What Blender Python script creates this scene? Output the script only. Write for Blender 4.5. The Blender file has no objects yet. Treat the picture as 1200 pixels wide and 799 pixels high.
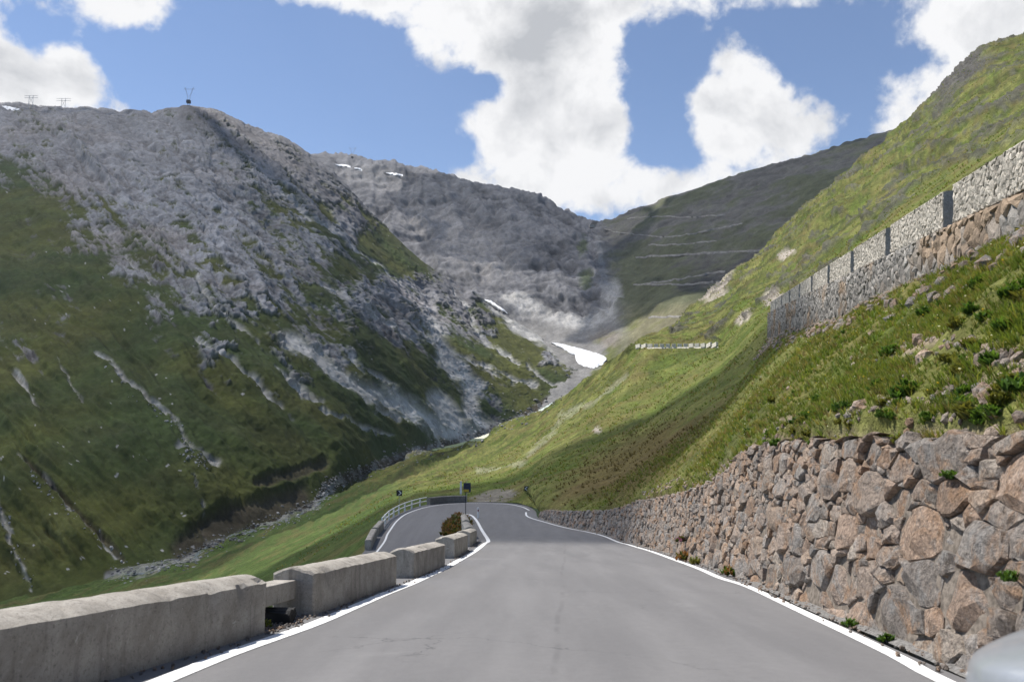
import bpy, bmesh, math, random
import numpy as np
from mathutils import Vector, Matrix, Euler

random.seed(7); RNG = np.random.default_rng(7)
S = bpy.context.scene
C = S.collection
rad = math.radians

# ------------------------------------------------------------------ camera
F = 900.0; CXP, CYP = 600.0, 399.5; HZ = 500.0; EYE = 1.31
PITCH = math.atan((HZ - CYP) / F)
cam_d = bpy.data.cameras.new('camera'); cam = bpy.data.objects.new('camera', cam_d); C.objects.link(cam)
cam_d.sensor_width = 36.0; cam_d.lens = 36.0 * F / 1200.0
cam_d.clip_start = 0.05; cam_d.clip_end = 20000
cam.location = (0, 0, EYE); cam.rotation_euler = (math.pi / 2 + PITCH, 0, 0)
cam_d.dof.use_dof = True; cam_d.dof.focus_distance = 45.0; cam_d.dof.aperture_fstop = 2.8
S.camera = cam

def P(x, y, D):
    """world point seen at photo pixel (x, y), at distance D ahead (works on arrays)"""
    a = (np.asarray(x, float) - CXP) / F; b = -(np.asarray(y, float) - CYP) / F
    fy = math.cos(PITCH) - b * math.sin(PITCH); fz = math.sin(PITCH) + b * math.cos(PITCH)
    return np.stack([a / fy * D, np.asarray(D, float) + 0 * a, EYE + fz / fy * D], axis=-1)
def PIX(p):
    """inverse of P"""
    p = np.asarray(p, float); dx = p[..., 0]; dy = p[..., 1]; dz = p[..., 2] - EYE
    f = dy * math.cos(PITCH) + dz * math.sin(PITCH); u = -dy * math.sin(PITCH) + dz * math.cos(PITCH)
    f = np.where(f < 0.5, 0.5, f)
    return CXP + F * dx / f, CYP - F * u / f

# ------------------------------------------------------------------ world, sun, exposure
SUN_EL = rad(61); SUN_H = Vector((-0.93, 0.36)).normalized()
SUN = Vector((SUN_H.x * math.cos(SUN_EL), SUN_H.y * math.cos(SUN_EL), math.sin(SUN_EL)))
S.view_settings.view_transform = 'Standard'; S.view_settings.look = 'None'
S.view_settings.exposure = 0.58; S.view_settings.gamma = 1.0

class NT:
    """small helper for node trees"""
    def __init__(s, tree): s.t = tree; s.n = tree.nodes; s.l = tree.links
    def new(s, typ, **kw):
        n = s.n.new(typ)
        for k, v in kw.items(): setattr(n, k, v)
        return n
    def put(s, inp, v):
        if v is None: return
        if hasattr(v, 'is_output'): s.l.new(v, inp)
        else:
            try: inp.default_value = v
            except Exception: inp.default_value = (*v, 1.0)
    def math(s, op, a, b=None, c=None, clamp=False):
        n = s.new('ShaderNodeMath', operation=op); n.use_clamp = clamp
        for i, v in enumerate((a, b, c)):
            if v is not None: s.put(n.inputs[i], v)
        return n.outputs[0]
    def vmath(s, op, a, b=None, out=0):
        n = s.new('ShaderNodeVectorMath', operation=op)
        s.put(n.inputs[0], a)
        if b is not None: s.put(n.inputs[1], b)
        return n.outputs['Value'] if out == 'Value' else n.outputs[0]
    def noise(s, vec, scale, detail=4, rough=0.55, dist=0.0, out='Fac'):
        n = s.new('ShaderNodeTexNoise'); s.put(n.inputs['Vector'], vec)
        n.inputs['Scale'].default_value = scale; n.inputs['Detail'].default_value = detail
        n.inputs['Roughness'].default_value = rough; n.inputs['Distortion'].default_value = dist
        return n.outputs[out]
    def ramp(s, v, lo, hi, a=0.0, b=1.0, smooth=True):
        n = s.new('ShaderNodeMapRange'); n.interpolation_type = 'SMOOTHSTEP' if smooth else 'LINEAR'
        s.put(n.inputs['Value'], v)
        n.inputs['From Min'].default_value = lo; n.inputs['From Max'].default_value = hi
        n.inputs['To Min'].default_value = a; n.inputs['To Max'].default_value = b
        return n.outputs[0]
    def mix(s, f, a, b, blend='MIX'):
        n = s.new('ShaderNodeMix', data_type='RGBA', blend_type=blend)
        s.put(n.inputs[0], f); s.put(n.inputs[6], a); s.put(n.inputs[7], b)
        return n.outputs[2]

W = bpy.data.worlds.new('World'); S.world = W; W.use_nodes = True
wn = NT(W.node_tree); wn.n.clear()
sky = wn.new('ShaderNodeTexSky', sky_type='NISHITA')
sky.sun_disc = False; sky.sun_elevation = SUN_EL; sky.sun_rotation = math.atan2(SUN_H.x, SUN_H.y)
sky.altitude = 2300; sky.air_density = 1.0; sky.dust_density = 0.6; sky.ozone_density = 1.3
SKY_STRENGTH = 0.112
dirv = wn.new('ShaderNodeTexCoord').outputs['Generated']
CL = []   # cloud masses: photo pixel centre, angular half sizes (px), weight
for b in [(50, 98, 140, 62, .85), (120, 8, 150, 46, .78), (150, 118, 50, 24, .5), (235, 28, 40, 22, .42), (420, 0, 150, 42, .85), (500, 55, 70, 55, .7), (600, 15, 175, 80, .85),
          (640, 165, 135, 105, .85), (690, 60, 80, 70, .55), (585, 205, 85, 55, .4), (868, 75, 58, 40, .55), (890, 140, 108, 70, .88), (800, 215, 110, 45, .75), (940, 165, 55, 40, .45),
          (980, -18, 85, 28, .55), (1165, 20, 85, 65, .9), (1095, 115, 80, 60, .75), (1050, 150, 50, 45, .4), (1230, 70, 140, 110, .7),
          (505, 152, 22, 14, .27), (-80, 40, 120, 120, .6), (-40, 120, 120, 40, .6), (700, -190, 280, 110, .7), (300, -230, 200, 90, .5)]:
    CL.append(b)
BLUE = [(300, 95, 130, 65, .6), (255, 20, 28, 30, .45), (480, 160, 60, 40, .45), (560, 105, 45, 16, .35), (800, 30, 90, 50, .30), (772, 130, 36, 62, .65), (990, 80, 60, 55, .4), (200, 80, 45, 40, .3)]
def cloud_field(v, octaves):
    acc = None
    for lst, sg in ((CL, 1.0), (BLUE, -1.0)):
        for (px, py, sx, sy, w) in lst:
            p = P(px, py, 1.0); d = Vector(p) - Vector((0, 0, EYE)); d.normalize()
            rt = Vector((d.y, -d.x, 0)).normalized(); up = rt.cross(d)
            a = wn.vmath('DOT_PRODUCT', v, tuple(rt * (F / sx)), 'Value'); b = wn.vmath('DOT_PRODUCT', v, tuple(up * (F / sy)), 'Value')
            f = wn.vmath('DOT_PRODUCT', v, tuple(d), 'Value')
            r2 = wn.math('ADD', wn.math('MULTIPLY', a, a), wn.math('MULTIPLY', b, b))
            g = wn.math('MULTIPLY', wn.math('EXPONENT', wn.math('MULTIPLY', r2, -0.9)), sg * w)
            g = wn.math('MULTIPLY', g, wn.math('GREATER_THAN', f, 0.0))
            acc = g if acc is None else wn.math('MAXIMUM' if sg > 0 else 'ADD', acc, g)
    acc = wn.math('MINIMUM', acc, 1.0)
    n1 = wn.noise(v, 5.0, octaves, 0.56, 0.25)
    n2 = wn.noise(wn.vmath('ADD', v, (3.1, 1.7, 0.4)), 16.0, octaves, 0.6, 0.15)
    n3 = wn.noise(wn.vmath('ADD', v, (7.1, 2.7, 5.4)), 1.7, 2, 0.5)
    # general scattered coverage all round the dome + the masses in view
    s = wn.math('ADD', wn.math('MULTIPLY', wn.math('SUBTRACT', n1, 0.5), 1.5), wn.math('MULTIPLY', wn.math('SUBTRACT', n2, 0.5), 1.0))
    s = wn.math('ADD', s, wn.math('MULTIPLY', wn.math('SUBTRACT', n3, 0.52), 0.9))
    return wn.math('ADD', wn.math('ADD', s, acc), -0.345)
d0 = cloud_field(dirv, 9)
cov = wn.ramp(d0, -0.05, 0.20)
sund = wn.vmath('ADD', dirv, tuple(SUN * 0.055))
l1 = wn.noise(dirv, 9.0, 6, 0.58, 0.3); l2 = wn.noise(wn.vmath('ADD', dirv, tuple(SUN * 0.035)), 9.0, 6, 0.58, 0.3)
relief = wn.math('MULTIPLY', wn.math('SUBTRACT', l1, l2), 1.0)
thick = wn.ramp(d0, 0.08, 0.85)
elev = wn.new('ShaderNodeSeparateXYZ'); wn.put(elev.inputs[0], dirv)
under = wn.ramp(elev.outputs[2], 0.24, 0.50)           # the higher a cloud stands overhead, the more of its grey base shows
shade = wn.math('MULTIPLY', thick, wn.math('ADD', wn.math('MULTIPLY', under, 0.62), 0.06))
bil = wn.ramp(wn.noise(wn.vmath('ADD', dirv, (1.3, .2, 4.4)), 9.0, 6, .58, .4), .44, .64)
shade = wn.math('ADD', shade, wn.math('MULTIPLY', wn.math('MULTIPLY', bil, thick), .20))
shade = wn.math('SUBTRACT', shade, wn.math('MULTIPLY', relief, 2.6), clamp=True)
ccol = wn.mix(shade, (5.8, 5.8, 5.85, 1), (3.2, 3.3, 3.5, 1))
skyc = wn.mix(1.0, sky.outputs[0], (1.02, 1.0, 1.0, 1), 'MULTIPLY')
full = wn.mix(cov, skyc, ccol)
bg = wn.new('ShaderNodeBackground'); wn.put(bg.inputs[0], full); bg.inputs[1].default_value = SKY_STRENGTH
wo = wn.new('ShaderNodeOutputWorld'); wn.l.new(bg.outputs[0], wo.inputs[0])

sd = bpy.data.lights.new('sun', 'SUN'); sd.energy = 4.7; sd.angle = rad(0.53); sd.color = (1.0, 0.955, 0.89)
so = bpy.data.objects.new('sun', sd); C.objects.link(so)
so.rotation_euler = SUN.to_track_quat('Z', 'Y').to_euler(); so.location = (-200, 100, 700)

# ------------------------------------------------------------------ numpy noise
_perm = np.random.default_rng(3).permutation(256); _perm = np.concatenate([_perm, _perm, _perm])
_val = np.random.default_rng(4).uniform(-1, 1, 256)
def vnoise(x, y, z=0.0):
    x, y, z = np.broadcast_arrays(np.asarray(x, float), np.asarray(y, float), np.asarray(z, float))
    xi = np.floor(x).astype(int); yi = np.floor(y).astype(int); zi = np.floor(z).astype(int)
    fx, fy, fz = x - xi, y - yi, z - zi
    fx = fx ** 3 * (fx * (fx * 6 - 15) + 10); fy = fy ** 3 * (fy * (fy * 6 - 15) + 10); fz = fz ** 3 * (fz * (fz * 6 - 15) + 10)
    def h(i, j, k): return _val[_perm[(_perm[(_perm[i & 255] + j) & 255] + k) & 255]]
    def lr(a, b, t): return a + (b - a) * t
    c00 = lr(h(xi, yi, zi), h(xi + 1, yi, zi), fx); c10 = lr(h(xi, yi + 1, zi), h(xi + 1, yi + 1, zi), fx)
    c01 = lr(h(xi, yi, zi + 1), h(xi + 1, yi, zi + 1), fx); c11 = lr(h(xi, yi + 1, zi + 1), h(xi + 1, yi + 1, zi + 1), fx)
    return lr(lr(c00, c10, fy), lr(c01, c11, fy), fz)
def fbm(x, y, z=0.0, oct=5, gain=0.5, ridged=False):
    t = 0; a = 1.0; s = 0; f = 1.0
    for o in range(oct):
        n = vnoise(np.asarray(x) * f + 13.7 * o, np.asarray(y) * f - 7.3 * o, np.asarray(z) * f + 3.1 * o)
        if ridged: n = 1 - 2 * np.abs(n)
        t = t + a * n; s += a; a *= gain; f *= 2.03
    return t / s
def sstep(a, b, x):
    t = np.clip((x - a) / (b - a), 0, 1); return t * t * (3 - 2 * t)
def idw(px, py, pts, pw=3.0):
    num = 0; den = 0
    for (x, y, v) in pts:
        w = 1.0 / (((px - x) ** 2 + (py - y) ** 2) ** (pw / 2) + 40.0); num = num + w * v; den = den + w
    return num / den
def polydist(px, py, pl):
    best = np.full(np.shape(px), 1e9)
    for (x0, y0), (x1, y1) in zip(pl[:-1], pl[1:]):
        dx, dy = x1 - x0, y1 - y0; L = dx * dx + dy * dy
        t = np.clip(((px - x0) * dx + (py - y0) * dy) / L, 0, 1)
        best = np.minimum(best, np.hypot(px - x0 - t * dx, py - y0 - t * dy))
    return best
def blob(px, py, x, y, rx, ry, rot=0.0):
    c, s = math.cos(rot), math.sin(rot); a = (px - x) * c + (py - y) * s; b = -(px - x) * s + (py - y) * c
    return np.sqrt((a / rx) ** 2 + (b / ry) ** 2)
def mixc(a, b, t): return a + (np.asarray(b) - a) * t[..., None]

# ------------------------------------------------------------------ object helpers
def setp(o, label=None, cat=None, group=None, kind=None):
    if label: o['label'] = label
    if cat: o['category'] = cat
    if group: o['group'] = group
    if kind: o['kind'] = kind
    return o
def mesh_np(name, V, Fc, mat, parent=None, col=None, smooth=False):
    me = bpy.data.meshes.new(name)
    V = np.asarray(V, float).reshape(-1, 3)
    if isinstance(Fc, np.ndarray):
        n, k = Fc.shape
        me.vertices.add(len(V)); me.vertices.foreach_set('co', V.ravel())
        me.loops.add(n * k); me.loops.foreach_set('vertex_index', Fc.ravel().astype(np.int32))
        me.polygons.add(n); me.polygons.foreach_set('loop_start', np.arange(0, n * k, k, dtype=np.int32))
        me.update(calc_edges=True); me.validate()
    else:
        me.from_pydata([tuple(v) for v in V], [], [tuple(f) for f in Fc])
    if col is not None:
        at = me.color_attributes.new('col', 'FLOAT_COLOR', 'POINT')
        c4 = np.ones((len(V), 4)); c4[:, :3] = np.asarray(col).reshape(-1, 3); at.data.foreach_set('color', c4.ravel())
    if smooth: me.polygons.foreach_set('use_smooth', np.ones(len(me.polygons), bool))
    me.materials.append(mat)
    o = bpy.data.objects.new(name, me); C.objects.link(o)
    if parent is not None: o.parent = parent
    return o
def empty(name, loc=(0, 0, 0), rz=0.0):
    o = bpy.data.objects.new(name, None); o.location = loc; o.rotation_euler = (0, 0, rz); o.empty_display_size = 0.2
    C.objects.link(o); return o
def bm_obj(name, bm, mat, parent=None, smooth=False):
    me = bpy.data.meshes.new(name); bm.to_mesh(me); bm.free(); me.materials.append(mat)
    if smooth:
        for p in me.polygons: p.use_smooth = True
    o = bpy.data.objects.new(name, me); C.objects.link(o)
    if parent is not None: o.parent = parent
    return o
def b_box(bm, c, s, rz=0.0, bev=0.0, rot=None):
    r = bmesh.ops.create_cube(bm, size=1.0); vs = r['verts']
    bmesh.ops.scale(bm, vec=s, verts=vs)
    M = Matrix.Translation(c) @ (rot.to_4x4() if rot is not None else Matrix.Rotation(rz, 4, 'Z'))
    if bev > 0:
        es = list({e for v in vs for e in v.link_edges})
        rr = bmesh.ops.bevel(bm, geom=es, offset=bev, segments=2, affect='EDGES', profile=0.6)
        vs = list({v for f in rr['faces'] for v in f.verts} | {v for v in vs if v.is_valid})
    bmesh.ops.transform(bm, matrix=M, verts=vs); return vs
def b_bar(bm, a, b, r0, r1=None, seg=6):
    a = Vector(a); b = Vector(b); d = b - a
    rr = bmesh.ops.create_cone(bm, cap_ends=True, segments=seg, radius1=r0, radius2=r0 if r1 is None else r1, depth=d.length)
    bmesh.ops.transform(bm, matrix=Matrix.Translation((a + b) / 2) @ d.to_track_quat('Z', 'Y').to_matrix().to_4x4(), verts=rr['verts'])

# ------------------------------------------------------------------ materials
def new_mat(name):
    m = bpy.data.materials.new(name); m.use_nodes = True; t = NT(m.node_tree)
    bs = t.n['Principled BSDF']; return m, t, bs
def pos(t):
    return t.new('ShaderNodeNewGeometry').outputs['Position']
def attr_mat(name, scales, vary=0.5, bump=0.5, bdist=0.1, rough=0.95, spec=0.1, tint=None, bscale=None):
    """colour attribute times multi-scale procedural variation in world space"""
    m, t, bs = new_mat(name); p = pos(t)
    a = t.new('ShaderNodeAttribute', attribute_name='col').outputs['Color']
    f = None
    for i, sc in enumerate(scales):
        n = t.ramp(t.noise(p, sc, 6, 0.62), 0.25, 0.75, -1, 1, False)
        n = t.math('MULTIPLY', n, vary / len(scales) ** 0.5)
        f = n if f is None else t.math('ADD', f, n)
    f = t.math('POWER', 2.0, f)
    cc = t.new('ShaderNodeCombineColor')
    for i in range(3): t.put(cc.inputs[i], f)
    c = t.mix(1.0, a, cc.outputs[0], 'MULTIPLY')
    if tint:
        nn = t.ramp(t.noise(p, tint[1], 5, 0.6, 0.4), tint[2], tint[3])
        c = t.mix(t.math('MULTIPLY', nn, tint[4]), c, t.mix(1.0, c, (*tint[0], 1), 'MULTIPLY'))
    t.put(bs.inputs['Base Color'], c); bs.inputs['Roughness'].default_value = rough
    bs.inputs['Specular IOR Level'].default_value = spec
    if bump:
        b = t.new('ShaderNodeBump'); b.inputs['Strength'].default_value = bump; b.inputs['Distance'].default_value = bdist
        h = None
        for sc in (bscale or scales):
            n = t.math('DIVIDE', t.noise(p, sc, 8, 0.65), sc / (bscale or scales)[0])
            h = n if h is None else t.math('ADD', h, n)
        t.put(b.inputs['Height'], h); t.l.new(b.outputs[0], bs.inputs['Normal'])
    return m
def plain_mat(name, col, rough=0.6, metal=0.0, vary=0.25, scale=8.0, bump=0.0, spec=0.4, coat=0.0):
    m, t, bs = new_mat(name); p = pos(t)
    n = t.noise(p, scale, 5, 0.6)
    lo = tuple(c * (1 - vary) for c in col); hi = tuple(min(1, c * (1 + vary)) for c in col)
    t.put(bs.inputs['Base Color'], t.mix(t.ramp(n, 0.3, 0.7), (*lo, 1), (*hi, 1)))
    bs.inputs['Roughness'].default_value = rough; bs.inputs['Metallic'].default_value = metal
    bs.inputs['Specular IOR Level'].default_value = spec; bs.inputs['Coat Weight'].default_value = coat
    if bump:
        b = t.new('ShaderNodeBump'); b.inputs['Strength'].default_value = bump; b.inputs['Distance'].default_value = 0.02
        t.put(b.inputs['Height'], n); t.l.new(b.outputs[0], bs.inputs['Normal'])
    return m

M_far = attr_mat('mountain_ground', (0.018, 0.07, 0.3), 0.75, 0.6, 3.5, bscale=(0.03, 0.12, 0.5))
M_hill = attr_mat('hillside_ground', (0.12, 0.7, 2.8), 0.85, 0.8, 0.9, bscale=(0.4, 1.6, 7.0))
def leaf_mat():
    m, t, bs = new_mat('plant_leaves'); a = t.new('ShaderNodeAttribute', attribute_name='col').outputs['Color']
    t.put(bs.inputs['Base Color'], a); bs.inputs['Roughness'].default_value = .55; bs.inputs['Specular IOR Level'].default_value = .25
    tr = t.new('ShaderNodeBsdfTranslucent'); t.put(tr.inputs['Color'], t.mix(1.0, a, (1.25, 1.2, .7, 1), 'MULTIPLY'))
    mx = t.new('ShaderNodeMixShader'); mx.inputs[0].default_value = .45; t.l.new(bs.outputs[0], mx.inputs[1]); t.l.new(tr.outputs[0], mx.inputs[2])
    t.l.new(mx.outputs[0], t.n['Material Output'].inputs['Surface']); return m
M_leaf = leaf_mat()
def stone_mat():
    m, t, bs = new_mat('wall_stone'); p = pos(t); a = t.new('ShaderNodeAttribute', attribute_name='col').outputs['Color']
    n1 = t.noise(p, 1.9, 7, .68, .8); n2 = t.noise(t.vmath('ADD', p, (7, 3, 1)), 2.3, 7, .70, 1.0); n3 = t.noise(p, 21, 5, .7, .3); n4 = t.noise(t.vmath('ADD', p, (2, 9, 4)), 9, 7, .7, 1.2)
    c = t.mix(t.ramp(n1, .48, .62, 0, .82), a, (.32, .205, .13, 1))          # rusty faces
    c = t.mix(t.ramp(n2, .52, .66, 0, .70), c, (.27, .268, .262, 1))          # grey faces
    c = t.mix(t.ramp(n4, .52, .68, 0, .75), c, (.085, .068, .055, 1))          # dark weathering and pits
    c = t.mix(t.ramp(t.noise(t.vmath('ADD', p, (4, 4, 8)), 13, 5, .7), .60, .72, 0, .7), c, (.46, .42, .36, 1))   # pale lichen
    c = t.mix(1.0, c, t.mix(t.ramp(n3, .3, .7), (.62, .62, .62, 1), (1.30, 1.28, 1.25, 1)), 'MULTIPLY')
    t.put(bs.inputs['Base Color'], c); bs.inputs['Roughness'].default_value = .9; bs.inputs['Specular IOR Level'].default_value = .2
    b = t.new('ShaderNodeBump'); b.inputs['Strength'].default_value = 1.0; b.inputs['Distance'].default_value = .10
    h = t.math('ADD', t.math('ADD', t.noise(p, 5, 8, .7, .5), t.math('MULTIPLY', n4, .6)), t.math('MULTIPLY', n3, .22)); t.put(b.inputs['Height'], h); t.l.new(b.outputs[0], bs.inputs['Normal']); return m
M_stone = stone_mat()
M_mason = attr_mat('masonry_stone', (0.8, 4.0, 16.0), 0.5, 0.9, 0.06, rough=0.95, bscale=(5.0, 14.0, 40.0))
M_snow = plain_mat('old_snow', (0.66, 0.67, 0.69), 0.6, vary=0.08, scale=0.15)

def asphalt():
    m, t, bs = new_mat('asphalt'); p = pos(t)
    mp = t.new('ShaderNodeMapping'); t.put(mp.inputs['Vector'], p); mp.inputs['Rotation'].default_value = (0, 0, rad(-4)); mp.inputs['Scale'].default_value = (1.0, 0.07, 1.0)
    st = t.noise(mp.outputs[0], 1.6, 5, 0.6)
    big = t.noise(p, 0.55, 5, 0.6, 0.6); fine = t.noise(p, 130.0, 3, 0.7); mid = t.noise(p, 9.0, 6, 0.65)
    c = t.mix(t.ramp(st, 0.3, 0.7), (0.140, 0.137, 0.138, 1), (0.168, 0.164, 0.164, 1))
    c = t.mix(t.ramp(big, 0.60, 0.70, 0, 0.28), c, (0.25, 0.245, 0.24, 1))
    c = t.mix(t.ramp(mid, 0.35, 0.70, 0, 0.30), c, (0.115, 0.112, 0.114, 1))
    c = t.mix(t.ramp(t.noise(p, 34, 6, .8), .55, .72, 0, .5), c, (.23, .225, .22, 1)); c = t.mix(t.ramp(t.noise(t.vmath('ADD', p, (5, 2, 7)), 42, 6, .8), .55, .72, 0, .5), c, (.075, .073, .074, 1)); c = t.mix(t.ramp(fine, 0.58, 0.75, 0, 0.55), c, (0.27, 0.265, 0.26, 1)); c = t.mix(t.ramp(fine, 0.42, 0.27, 0, 0.6), c, (0.05, 0.05, 0.052, 1))
    sx = t.new('ShaderNodeSeparateXYZ'); t.put(sx.inputs[0], p)
    u = t.math('ADD', t.math('ADD', sx.outputs[0], t.math('MULTIPLY', sx.outputs[1], -.0711)), t.math('MULTIPLY', t.math('SUBTRACT', t.noise(p, .35, 3), .5), .25))
    nearm = t.ramp(sx.outputs[1], 36, 42, 1, 0)
    seam = t.math('MULTIPLY', t.ramp(t.math('ABSOLUTE', t.math('ADD', u, .12)), .012, .05, 1, 0), t.math('MULTIPLY', nearm, t.ramp(t.noise(p, 1.3, 4), .42, .6)))
    c = t.mix(t.math('MULTIPLY', seam, .28), c, (.07, .069, .07, 1))
    for tx in (-1.9, -.75, .85, 2.0):
        tk = t.math('MULTIPLY', t.ramp(t.math('ABSOLUTE', t.math('SUBTRACT', u, tx)), .05, .38, 1, 0), nearm); c = t.mix(t.math('MULTIPLY', tk, t.ramp(st, .3, .7, .05, .22)), c, (.215, .21, .208, 1))
    # a few thin cracks
    vo = t.new('ShaderNodeTexVoronoi', feature='DISTANCE_TO_EDGE'); vo.inputs['Scale'].default_value = 0.33
    t.put(vo.inputs['Vector'], t.vmath('ADD', p, t.vmath('SCALE', t.noise(p, 1.4, 5, 0.6, out='Color'), None)))

    cr = t.math('MULTIPLY', t.ramp(vo.outputs['Distance'], 0.0015, 0.006, 1, 0), t.ramp(t.noise(p, 0.23, 2), 0.50, 0.6))
    c = t.mix(t.math('MULTIPLY', cr, 0.55), c, (0.05, 0.05, 0.052, 1))
    t.put(bs.inputs['Base Color'], c); bs.inputs['Roughness'].default_value = 0.85; bs.inputs['Specular IOR Level'].default_value = 0.3
    b = t.new('ShaderNodeBump'); b.inputs['Strength'].default_value = 0.5; b.inputs['Distance'].default_value = 0.006
    t.put(b.inputs['Height'], t.math('ADD', fine, mid)); t.l.new(b.outputs[0], bs.inputs['Normal'])
    return m
M_asph = asphalt()
def paint():
    m, t, bs = new_mat('road_paint'); p = pos(t)
    w = t.ramp(t.noise(p, 20.0, 7, 0.75), 0.52, 0.66); w2 = t.ramp(t.noise(p, 1.1, 4, 0.6), 0.45, 0.7, 0.15, 0.8)
    t.put(bs.inputs['Base Color'], t.mix(t.math('MULTIPLY', w, w2), (0.72, 0.72, 0.71, 1), (0.22, 0.22, 0.22, 1)))
    bs.inputs['Roughness'].default_value = 0.7; return m
M_paint = paint()
def concrete():
    m, t, bs = new_mat('weathered_concrete'); p = pos(t)
    g = t.new('ShaderNodeNewGeometry'); nz = t.new('ShaderNodeSeparateXYZ'); t.put(nz.inputs[0], g.outputs['True Normal'])
    a = t.noise(p, 2.2, 7, 0.65, 0.5); fine = t.noise(p, 60, 5, 0.7); mid = t.noise(p, 11, 6, 0.7)
    mp = t.new('ShaderNodeMapping'); t.put(mp.inputs['Vector'], p); mp.inputs['Scale'].default_value = (4.5, 4.5, 0.5)
    dr = t.noise(mp.outputs[0], 1.6, 6, 0.65)
    c = t.mix(t.ramp(a, 0.3, 0.7), (0.265, 0.242, 0.21, 1), (0.42, 0.39, 0.345, 1))
    c = t.mix(t.ramp(dr, 0.52, 0.72, 0, 0.55), c, (0.13, 0.115, 0.098, 1))          # run-off stains down the sides
    c = t.mix(t.ramp(mid, 0.56, 0.70, 0, 0.45), c, (0.42, 0.40, 0.36, 1))
    c = t.mix(t.ramp(t.noise(p, 5.0, 5, 0.7, 1.0), 0.66, 0.70, 0, 0.8), c, (0.55, 0.53, 0.49, 1))   # fresh chips
    c = t.mix(t.ramp(fine, 0.54, 0.70, 0, 0.6), c, (0.10, 0.095, 0.085, 1)); c = t.mix(t.ramp(t.noise(p, 26, 6, .75), .53, .68, 0, .65), c, (.12, .108, .092, 1)); c = t.mix(t.ramp(t.noise(t.vmath('ADD', p, (3, 1, 2)), 19, 6, .75), .56, .70, 0, .6), c, (.47, .44, .39, 1))
    t.put(bs.inputs['Base Color'], c); bs.inputs['Roughness'].default_value = 0.92; bs.inputs['Specular IOR Level'].default_value = 0.2
    b = t.new('ShaderNodeBump'); b.inputs['Strength'].default_value = 0.7; b.inputs['Distance'].default_value = 0.02
    t.put(b.inputs['Height'], t.math('ADD', t.math('MULTIPLY', fine, 0.5), mid)); t.l.new(b.outputs[0], bs.inputs['Normal'])
    return m
M_conc = concrete()
M_lime = plain_mat('pale_limestone', (.58, .54, .46), .95, vary=.2, scale=3, bump=.4)
M_gravel = plain_mat('gravel', (0.165, 0.158, 0.15), 0.95, vary=0.45, scale=30, bump=0.8, spec=0.2)
M_mortar = plain_mat('wall_core', (0.17, 0.145, 0.12), 0.95, vary=0.4, scale=12, bump=0.8, spec=0.1)
M_steel = plain_mat('galvanised_steel', (0.35, 0.36, 0.37), 0.5, 0.7, 0.15)
M_dark = plain_mat('dark_metal', (0.03, 0.032, 0.036), 0.5, 0.2, 0.2)
M_white = plain_mat('white_paint', (0.75, 0.75, 0.73), 0.5, 0, 0.08)
M_black = plain_mat('black_plastic', (0.02, 0.02, 0.022), 0.5, 0, 0.2)
M_gap_shade = plain_mat('gap_shade_black', (0.012, 0.012, 0.013), 0.8, 0, 0.3)  # black that paints the shade in the first barrier gap

# ------------------------------------------------------------------ road geometry (world metres)
HX, HY = 64 / 900 / math.hypot(64 / 900, 1), 1 / math.hypot(64 / 900, 1)
def zplane(X, Y): return -0.1141 * (X * HX + Y * HY)
ZD = [(43, None), (50, -5.5), (58, -6.1), (66, -6.5), (72, -6.8), (80, -6.98), (90, -7.4), (100, -7.6)]
def zroad(X, Y):
    """height of the upper carriageway"""
    z43 = zplane(X, 43.0); ds = [43] + [d for d, _ in ZD[1:]]; zs = [z43] + [z for _, z in ZD[1:]]
    return zplane(X, Y) if Y <= 43 else float(np.interp(Y, ds, zs))
def onroad(x, y):
    """photo pixel -> point on the near road plane"""
    p0 = P(x, y, 1.0) - np.array([0, 0, EYE]); n = np.array([0.1141 * HX, 0.1141 * HY, 1.0])
    k = -(n @ np.array([0, 0, EYE])) / (n @ p0); return p0 * k + np.array([0, 0, EYE])
def resample(pts, step):
    pts = np.asarray(pts, float); 
    # Catmull-Rom then uniform by length
    q = np.vstack([2 * pts[0] - pts[1], pts, 2 * pts[-1] - pts[-2]]); out = []
    for i in range(1, len(q) - 2):
        for t in np.linspace(0, 1, 12, endpoint=False):
            a, b, c, d = q[i - 1], q[i], q[i + 1], q[i + 2]
            out.append(0.5 * (2 * b + (c - a) * t + (2 * a - 5 * b + 4 * c - d) * t * t + (3 * b - a - 3 * c + d) * t ** 3))
    out.append(pts[-1]); out = np.array(out); L = np.r_[0, np.cumsum(np.linalg.norm(np.diff(out, axis=0), axis=1))]
    s = np.linspace(0, L[-1], max(2, int(L[-1] / step) + 1)); return np.stack([np.interp(s, L, out[:, k]) for k in range(3)], 1)

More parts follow.
